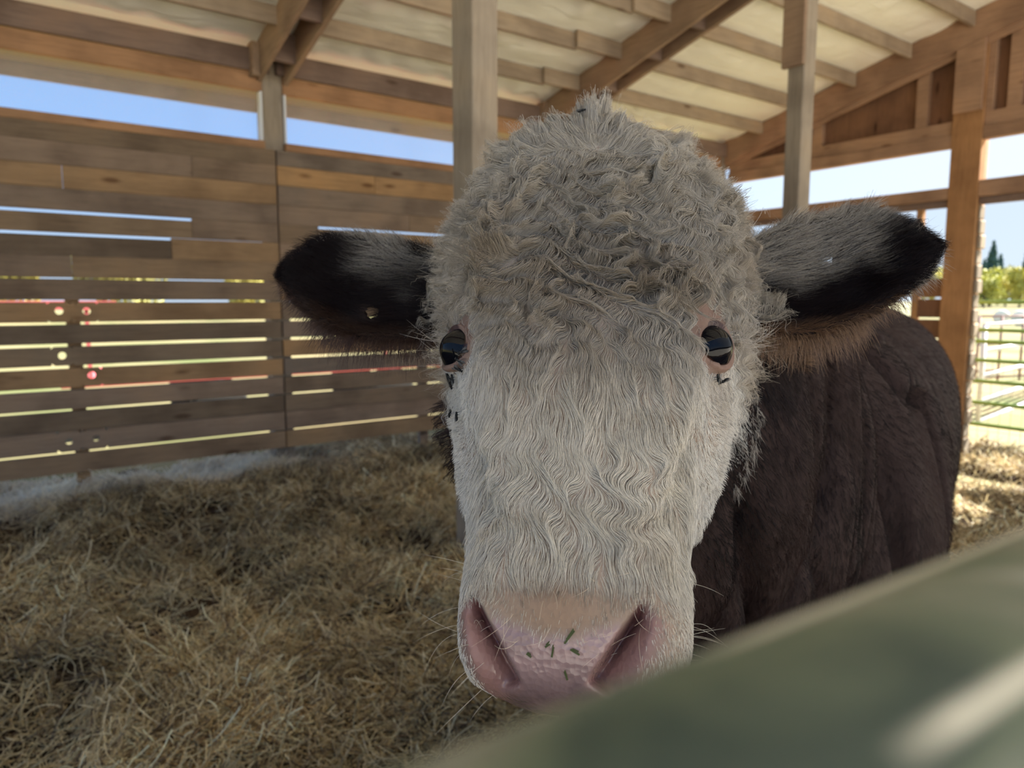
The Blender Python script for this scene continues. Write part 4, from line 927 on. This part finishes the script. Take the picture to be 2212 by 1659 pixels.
# ------------------------------------------------------------------ straw
STRAW = strandmat('straw', 0.22, 0.06, 0.35)
def strawtone(n, p, r):
    pal = np.array([(0.62, 0.50, 0.28), (0.47, 0.355, 0.185), (0.25, 0.17, 0.085), (0.82, 0.72, 0.48), (0.10, 0.06, 0.03), (0.52, 0.43, 0.23)])
    k = RNG.choice(6, n, p=[.26, .22, .19, .14, .14, .05]); c = pal[k]
    q = noise(np.stack([p[:, 0], p[:, 1], 0*p[:, 0]], 1), 1.7, 91)*0.5+0.5
    q2 = noise(np.stack([p[:, 0], p[:, 1], 0*p[:, 0]], 1), 4.5, 92)*0.5+0.5
    skylit = sstep(5.2, 5.9, p[:, 1])*sstep(3.0, 1.8, p[:, 0])                  # sky light along the foot of the side wall, painted into the straw tone
    c = lerp(c, (0.80, 0.76, 0.66), 0.7*skylit)
    return np.clip(c*(np.maximum(0.28+0.72*q+0.55*q2-0.1, 0.85*skylit))[:, None]*1.18, 0.01, 0.92)
n = 230000
x = RNG.uniform(-1.2, 8.5, n*5); y = RNG.uniform(-0.6, 6.95, n*5)
fr = (np.stack([x, y], 1))@FW[:2]/math.hypot(*FW[:2]); sd_ = np.abs(x*RT[0]+y*RT[1])
dist = np.hypot(x, y); hol = noise(np.stack([x, y, 0*x], 1), 2.1, 44)
keep = (fr > 0.3) & (sd_ < fr*0.80+0.5) & (RNG.random(n*5) < np.clip((2.4/dist), 0.16, 1)**1.3*np.where(hol > 0.22, 0.22, 1.0)*(0.35+0.65*sstep(-0.35, 0.1, noise(np.stack([x, y, 0*x], 1), 3.7, 45))))
x, y = x[keep][:n], y[keep][:n]; n = len(x)
dist = np.hypot(x, y)
heap = noise(np.stack([x, y, 0*x], 1), 1.3, 52)
ang = RNG.uniform(0, 2*np.pi, n); coh = noise(np.stack([x, y, 0*x], 1), 2.6, 33)*math.pi*1.5; ang = np.where(RNG.random(n) < 0.55, coh+RNG.normal(0, .5, n), ang)
L = RNG.uniform(0.04, 0.17, n)*np.where(RNG.random(n) < 0.06, 1.6, 1.0); tilt = RNG.normal(0.14, 0.38, n)
k = 5; t_ = np.linspace(-0.5, 0.5, k)
bend = RNG.normal(0, 0.55, n); a2 = ang[:, None]+bend[:, None]*t_*2
dx = np.cos(a2)*np.cos(tilt)[:, None]; dy = np.sin(a2)*np.cos(tilt)[:, None]
px_ = x[:, None]+dx*(L[:, None]*t_); py_ = y[:, None]+dy*(L[:, None]*t_)
zz = fh(px_.ravel(), py_.ravel()).reshape(n, k)
zs = RNG.uniform(0.002, 0.05, n)*(0.5+sstep(-0.3, 0.4, heap))+0.04*np.maximum(0, heap)
pz_ = zz*0.65+zz.mean(1)[:, None]*0.35+zs[:, None]+np.maximum(-0.01, np.sin(tilt)[:, None]*L[:, None]*(t_+0.35))+np.outer(RNG.normal(0, .018, n), t_**2*4-0.4)
pts = np.stack([px_, py_, np.maximum(pz_, zz+0.001)], 2)
st = curves('straw_bedding', pts, np.clip(0.0010+0.00022*dist, 0.0012, 0.0026)*RNG.uniform(0.6, 1.4, n), strawtone(n, pts[:, 2], None), STRAW, None)
n = 3200; x = RNG.uniform(-0.8, 3.6, n); y = RNG.uniform(1.2, 4.2, n); ang = RNG.uniform(0, 6.283, n); L = RNG.uniform(0.10, 0.26, n); tilt = np.abs(RNG.normal(0.15, 0.35, n)); bend = RNG.normal(0, .4, n)
a2 = ang[:, None]+bend[:, None]*t_*2; px_ = x[:, None]+np.cos(a2)*np.cos(tilt)[:, None]*L[:, None]*t_; py_ = y[:, None]+np.sin(a2)*np.cos(tilt)[:, None]*L[:, None]*t_
pz_ = fh(px_.ravel(), py_.ravel()).reshape(n, k); pz_ = np.maximum(pz_.mean(1)[:, None]*0.6+pz_*0.4+RNG.uniform(0.02, 0.07, n)[:, None]+np.sin(tilt)[:, None]*L[:, None]*(t_+0.3), pz_+0.002)
c3 = np.array([(0.78, 0.66, 0.40), (0.66, 0.55, 0.32), (0.55, 0.50, 0.30)])[RNG.integers(0, 3, n)]*RNG.uniform(0.6, 1.1, (n, 1))
tag(curves('straw_stalks', np.stack([px_, py_, pz_], 2), RNG.uniform(0.0009, 0.0019, n), c3, STRAW, None), 'long pale straw stalks lying loose on top of the bedding')
tag(st, 'loose golden and brown straw bedding spread over the barn floor')

# ------------------------------------------------------------------ outside the gable end: gate, pens, bales, trees
m, t, b = mat('green_pipe', 0.4, (0.20, 0.34, 0.09)); GRP = m
m, t, b = mat('white_pipe', 0.4, (0.80, 0.78, 0.80)); WHP = m
m, t, b = mat('brown_pipe', 0.5, (0.28, 0.16, 0.15)); BRP = m
m, t, b = mat('wire', 0.4, (0.45, 0.40, 0.33)); WIRE = m
XG = 8.45
g2 = empty('pipe_gate', (XG, 1.6, -0.25)); tag(g2, 'green seven-rail pipe gate closing the sunny end opening beyond the barn post', 'gate')
for z in (1.39, 1.10, 0.98, 0.78, 0.56, 0.33, 0.10): MB().tube([(XG, 3.42, z), (XG, 0.1, z-0.02)], 0.021, 12).build('rail', GRP, g2, smooth=True)
MB().tube([(XG, 3.42, -0.17), (XG, 0.1, -0.19)], 0.021, 12).build('rail', WHP, g2, smooth=True)['label'] = 'pale bottom rail'
for yy in (3.42, 0.10): MB().tube([(XG, yy, 1.39), (XG, yy, -0.18)], 0.024, 12).build('upright', GRP, g2, smooth=True)
wm = MB()
for k in range(33): wm.tube([(XG+0.03, 3.40-k*0.1, 0.80), (XG+0.03, 3.40-k*0.1, -0.17)], 0.003, 4, False)
for k in range(10): wm.tube([(XG+0.03, 3.40, -0.17+k*0.1), (XG+0.03, 0.12, -0.17+k*0.1)], 0.003, 4, False)
tag(wm.build('wire_mesh', WIRE, g2), kind='stuff')
def panel(name, label, a, b_, mtl, zs, ups, r=0.022, low=-0.2, group=None):
    a, b_ = Vector(a), Vector(b_); p = empty(name, (a.x, a.y, low)); tag(p, label, 'gate' if name.endswith('gate') else 'fence', group)
    for z in zs: MB().tube([a+Vector((0, 0, z)), b_+Vector((0, 0, z))], r, 10).build('rail', mtl, p, smooth=True)
    for k in range(ups):
        q = a.lerp(b_, k/(ups-1)); MB().tube([q+Vector((0, 0, low)), q+Vector((0, 0, max(zs)))], r*1.1, 10).build('upright', mtl, p, smooth=True)
def gp(px, d):
    return CAM+(FW+RT*(px-1106)/1550)*d
A_ = gp(2106, 14.2); B_ = gp(2330, 15.5)
panel('pipe_fence', 'brown pipe corral panel standing behind the green end gate', (A_[0], A_[1], 0), (B_[0], B_[1], 0), BRP, (1.10, 0.80, 0.55, 0.02, -0.12), 6)
A_ = gp(2118, 9.6); B_ = gp(2300, 13.5)
panel('stock_gate', 'white pipe gate slanting away behind the green end gate', (A_[0], A_[1], 0), (B_[0], B_[1], 0), WHP, (1.08, 0.74, 0.40, 0.06, -0.22), 2, 0.03)
m, t, b = mat('bale_wrap', 0.5, (0.80, 0.80, 0.74))
for px, d, lb in ((2152, 50, 'left one of two pale round bales out in the field'), (2191, 47, 'right one of two pale round bales out in the field')):
    c_ = gp(px, d); zg = -0.22; bl = MB(); ax = Vector((1, 0.35, 0)).normalized(); cc = Vector((c_[0], c_[1], zg+0.50))
    bl.tube([cc-ax*0.48, cc-ax*0.44, cc+ax*0.44, cc+ax*0.48], [0.44, 0.50, 0.50, 0.44], 28); o = centre(bl.build('hay_bale', m, None, True)); tag(o, lb, 'hay bale')
m, t, b = mat('spring_leaf', 0.6); oi = N(t, 'ShaderNodeObjectInfo'); t.links.new(ramp(t, oi.outputs['Random'], [(0.0, (0.46, 0.46, 0.12)), (0.5, (0.62, 0.55, 0.16)), (1.0, (0.52, 0.50, 0.20))]), b.inputs['Base Color']); LEAF = m
m, t, b = mat('needle', 0.7, (0.09, 0.17, 0.15)); NEED = m
m, t, b = mat('bark', 0.9, (0.16, 0.12, 0.09)); BARK = m
def leafmesh(name, pts, size):
    n = len(pts); a = unit(RNG.normal(0, 1, (n, 3))); b_ = unit(np.cross(a, RNG.normal(0, 1, (n, 3)))); s = (size*RNG.uniform(0.6, 1.4, n))[:, None]
    V = np.stack([pts-a*s, pts+b_*s*0.6, pts+a*s, pts-b_*s*0.6], 1).reshape(-1, 3); f = np.arange(4*n).reshape(n, 4)
    me_ = bpy.data.meshes.new(name); me_.from_pydata(V.tolist(), [], f.tolist()); return me_
def broadleaf_meshes(h):
    c = []; 
    for k in range(16):
        r = h*RNG.uniform(0.12, 0.22); o = np.array([RNG.normal(0, h*0.16), RNG.normal(0, h*0.16), h*RNG.uniform(0.30, 0.86)]); d = unit(RNG.normal(0, 1, (170, 3))); c.append(o+d*r*RNG.uniform(0.6, 1, (170, 1)))
    return leafmesh('crown', np.concatenate(c), h*0.035)
def conifer_meshes(h):
    n = 2600; z = h*(1-RNG.random(n)**0.6*0.9); r = (h-z)*0.24*(0.45+0.55*RNG.random(n)); a = RNG.uniform(0, 6.28, n)
    return leafmesh('crown', np.stack([r*np.cos(a), r*np.sin(a), z-r*0.25], 1), h*0.028)
protos = [broadleaf_meshes(9.0) for _ in range(2)]+[conifer_meshes(14.0)]
trunks = []
for h in (9.0, 9.0, 14.0):
    tm = MB().tube([(0, 0, -0.4), (0.05, 0, h*0.3), (0, 0.05, h*0.75)], [h*0.026, h*0.02, h*0.008], 8); me_ = bpy.data.meshes.new('trunk'); me_.from_pydata(tm.v, [], tm.f); me_.materials.append(BARK); trunks.append(me_)
for k, pm in enumerate(protos): pm.materials.append(NEED if k == 2 else LEAF)
def tree(k, x, y, s, rz_, label, group):
    r = empty(('broadleaf_tree', 'broadleaf_tree', 'conifer_tree')[k], (x, y, -0.22+0.008*max(0, x-70))); r.rotation_euler = (0, 0, rz_); r.scale = (s, s, s); tag(r, label, 'tree', group)
    for me_, nm in ((protos[k], 'crown'), (trunks[k], 'trunk')):
        o = bpy.data.objects.new(nm, me_); COL.objects.link(o); o.parent = r
        if nm == 'crown': o['kind'] = 'stuff'
for i, (px, d, s, lb) in enumerate(((1998, 118, 0.84, 'round yellow-green tree seen between the bull\'s ear tip and the sunlit end post'), (2112, 120, 0.74, 'yellow-green tree touching the right side of the sunlit end post'), (2158, 131, 0.74, 'low yellow-green tree under the tallest conifer, second from the end post'), (2188, 121, 0.78, 'yellow-green tree third from the end post, left of the big dark conifer'), (2236, 134, 0.95, 'yellow-green tree cut by the right picture edge'))):
    c_ = gp(px, d); tree(i % 2, c_[0], c_[1], s, RNG.uniform(0, 6), lb, 'spring trees at the field edge')
for px, d, s, lb in ((2124, 135, 0.86, 'tallest dark conifer just right of the sunlit end post'), (2107, 146, 0.66, 'small dark conifer hugging the end post edge'), (2141, 152, 0.76, 'middle dark conifer right of the tallest one'), (2206, 132, 0.92, 'dark conifer at the right picture edge above the spring trees'), (2262, 141, 1.0, 'dark conifer beyond the right picture edge')):
    c_ = gp(px, d); tree(2, c_[0], c_[1], s, px, lb, None)
for i in range(13): tree(i % 2, -2+i*5.0+RNG.uniform(-.5, .5), 66+16*(i % 2)+RNG.uniform(-2, 2), RNG.uniform(0.5, 0.8), i, 'yellow-green tree glimpsed through the gaps of the side wall', 'trees behind the side wall')
# red hay wagon parked beyond the side wall
m, t, b = mat('red_paint', 0.5, (0.62, 0.14, 0.15)); RED = m
m, t, b = mat('rubber', 0.8, (0.03, 0.03, 0.03)); RUB = m
wg = empty('hay_wagon', (2.9, 10.2, -0.22)); tag(wg, 'red hay wagon parked outside, seen through the side wall gaps', 'wagon')
MB().box((0.6, 9.4, 0.42), (5.4, 11.0, 0.52)).build('bed', RED, wg, bevel=0.01)
for xx in (0.9, 4.6): MB().box((xx-0.02, 9.42, 0.52), (xx+0.02, 9.46, 1.30)).build('stake', RED, wg)
MB().box((-0.1, 9.41, 1.30), (1.2, 9.45, 1.40)).build('side_board', RED, wg)
for xx in (2.3, 4.7):
    for yy in (9.5, 10.9): 
        MB().tube([(xx, yy-0.1, 0.12), (xx, yy-0.085, 0.12), (xx, yy+0.085, 0.12), (xx, yy+0.1, 0.12)], [0.28, 0.33, 0.33, 0.28], 24).build('wheel', RUB, wg, smooth=True)
    MB().tube([(xx, 9.5, 0.12), (xx, 10.9, 0.12)], 0.035, 8).build('axle', RED, wg)
MB().tube([(5.4, 10.2, 0.45), (6.6, 10.2, 0.25)], 0.04, 8).build('tow_bar', RED, wg)

# ------------------------------------------------------------------ flies, chaff and a twig on the bull
bvh = BVHTree.FromPolygons([Vector(p) for p in P.tolist()], [tuple(q) for q in tri.tolist()])
def on_bull(px, py, lift):
    d = Vector(FW+RT*(px-1106)/1550-UP*(py-829.5)/1550).normalized()
    for dx_, dy_ in [(0, 0)]+[(a*r, c*r) for r in (6, 12, 18, 26, 40) for a, c in ((1, 0), (-1, 0), (0, 1), (0, -1))]:
        d = Vector(FW+RT*(px+dx_-1106)/1550-UP*(py+dy_-829.5)/1550).normalized()
        loc, nn, _, dist = bvh.ray_cast(Vector(CAM), d, 3.0)
        if loc is not None: return loc+nn*lift, nn
    return None, None
m, t, b = mat('fly_body', 0.35, (0.012, 0.012, 0.013)); FLY = m
m, t, b = mat('fly_wing', 0.3, (0.10, 0.10, 0.10)); b.inputs['Alpha'].default_value = 0.55; FWING = m
def ellipsoid(mb, c, r, n=10, mrows=6):
    V = [(c[0], c[1]+r[1], c[2])]; F = []
    for i in range(1, mrows):
        a = math.pi*i/mrows
        for j in range(n): q = 2*math.pi*j/n; V.append((c[0]+r[0]*math.sin(a)*math.cos(q), c[1]+r[1]*math.cos(a), c[2]+r[2]*math.sin(a)*math.sin(q)))
    V.append((c[0], c[1]-r[1], c[2])); 
    for j in range(n): F.append((0, 1+j, 1+(j+1) % n)); F.append((len(V)-1, 1+(mrows-2)*n+(j+1) % n, 1+(mrows-2)*n+j))
    for i in range(mrows-2):
        for j in range(n): F.append((1+i*n+j, 1+(i+1)*n+j, 1+(i+1)*n+(j+1) % n, 1+i*n+(j+1) % n))
    return mb.add(V, F)
fly_me = {}
mb = MB(); ellipsoid(mb, (0, -0.0012, 0.0011), (0.0010, 0.0019, 0.0009)); ellipsoid(mb, (0, 0.0009, 0.0012), (0.0009, 0.0012, 0.0009)); fb = mb
mb = MB(); ellipsoid(mb, (0, 0.0024, 0.0012), (0.0009, 0.0006, 0.0007)); fhd = mb
mb = MB()
for s in (-1, 1): mb.add([(0.0004*s, 0.001, 0.0021), (0.0020*s, -0.0028, 0.0017), (0.0013*s, -0.0040, 0.0016), (0.0002*s, -0.0030, 0.0018), (0.0004*s, 0.001, 0.0022), (0.0020*s, -0.0028, 0.0018), (0.0013*s, -0.0040, 0.0017), (0.0002*s, -0.0030, 0.0019)], [(0, 1, 2, 3), (7, 6, 5, 4), (0, 4, 5, 1), (1, 5, 6, 2), (2, 6, 7, 3), (3, 7, 4, 0)])
fw_ = mb
mb = MB()
for s in (-1, 1):
    for k in range(3): mb.tube([(0.0005*s, 0.0012-0.0008*k, 0.001), (0.0017*s, 0.0018-0.0014*k, 0.0011), (0.0023*s, 0.0022-0.0018*k, 0.0)], 0.00012, 4)
flg = mb
for nm, q, mt_ in (('body', fb, FLY), ('head', fhd, FLY), ('wings', fw_, FWING), ('legs', flg, FLY)):
    a = bpy.data.meshes.new('fly_'+nm); a.from_pydata(q.v, [], q.f); a.polygons.foreach_set('use_smooth', [True]*len(a.polygons)); a.materials.append(mt_); fly_me[nm] = a
FL = [(1000, 760, 'black fly in the inner corner of the left-hand eye, highest of its cluster'), (995, 777, 'black fly just under the left-hand eye, second below its corner'), (991, 787, 'black fly below the left-hand eye, third down from its corner'), (975, 818, 'leftmost black fly in the close knot under the left-hand eye'), (985, 811, 'topmost black fly in the close knot under the left-hand eye'), (989, 817, 'middle black fly in the close knot under the left-hand eye'), (995, 817, 'rightmost black fly in the close knot under the left-hand eye'), (990, 826, 'lowest black fly in the close knot under the left-hand eye'),
      (968, 858, 'single black fly on the very edge of the left-hand cheek'), (989, 895, 'left fly of the pair on the left-hand cheek'), (1004, 901, 'right fly of the pair on the left-hand cheek'), (1535, 813, 'black fly below the right-hand eye, the one nearer the nose'), (1556, 806, 'black fly below the right-hand eye, the one nearer the cheek edge'), (1050, 352, 'black fly on the curls at the left of the poll'), (1262, 244, 'tiny black fly on the very top of the poll')]
for i, (px, py, lb) in enumerate(FL):
    loc, nn = on_bull(px, py, 0.0060 if py > 700 else 0.013)
    if loc is None: continue
    r = empty('fly', loc); tag(r, lb, 'fly', 'flies on the bull\'s face'); ang_ = random.uniform(0, 6.28)
    r.rotation_euler = (nn.to_track_quat('Z', 'Y').to_matrix() @ Matrix.Rotation(ang_, 3, 'Z')).to_euler(); r.scale = (1.5, 1.5, 1.5)
    for nm in ('body', 'head', 'wings', 'legs'):
        o = bpy.data.objects.new(nm, fly_me[nm]); COL.objects.link(o); o.parent = r
m, t, b = mat('green_chaff', 0.7, (0.07, 0.085, 0.03)); CH = m
CHF = [(1230, 1376, 0.011, 0.9, 'largest green grass scrap stuck on the top edge of the pink nose'), (1242, 1408, 0.007, -0.5, 'dark green scrap on the right half of the pink nose'), (1194, 1408, 0.007, 1.4, 'thin upright grass scrap at the middle of the pink nose'), (1143, 1415, 0.004, -0.6, 'tiny dark scrap on the left half of the pink nose'), (1223, 1459, 0.006, 1.9, 'dark scrap low on the grey part of the nose'), (1183, 1394, 0.004, 0.6, 'tiny slanting grass scrap left of the upright one')]
for px, py, L_, an, lb in CHF:
    loc, nn = on_bull(px, py, 0.0008)
    if loc is None: continue
    tx = Vector(RT); tx = (tx-nn*tx.dot(nn)).normalized(); ty = nn.cross(tx); d = tx*math.cos(an)+ty*math.sin(an); q = MB(); q.beam(-d*L_/2, d*L_/2, 0.0013, 0.0005, nn); q.beam(-d*L_*0.3+ty*0.0012, d*L_*0.42+ty*0.0020+nn*0.0006, 0.0008, 0.0005, nn)
    o = q.build('grass_scrap', CH); o.location = loc; tag(o, lb, 'grass scrap', 'chaff on the nose')
loc, nn = on_bull(975, 455, 0.016)
m, t, b = mat('twig_bark', 0.8, (0.02, 0.016, 0.012))
if loc is not None:
    a_ = Vector(RT); c_ = Vector(UP); q = MB().tube([a_*-0.004+c_*0.014, a_*-0.002+c_*0.004, a_*0.003-c_*0.008, a_*0.007-c_*0.014], [0.0005, 0.0006, 0.0005, 0.0004], 6); q.tube([a_*-0.002+c_*0.004, a_*-0.006+c_*0.007], 0.0003, 5)
    o = q.build('twig', m, None, True); o.location = loc; tag(o, 'thin dark twig caught in the curls above the left-hand ear', 'twig')
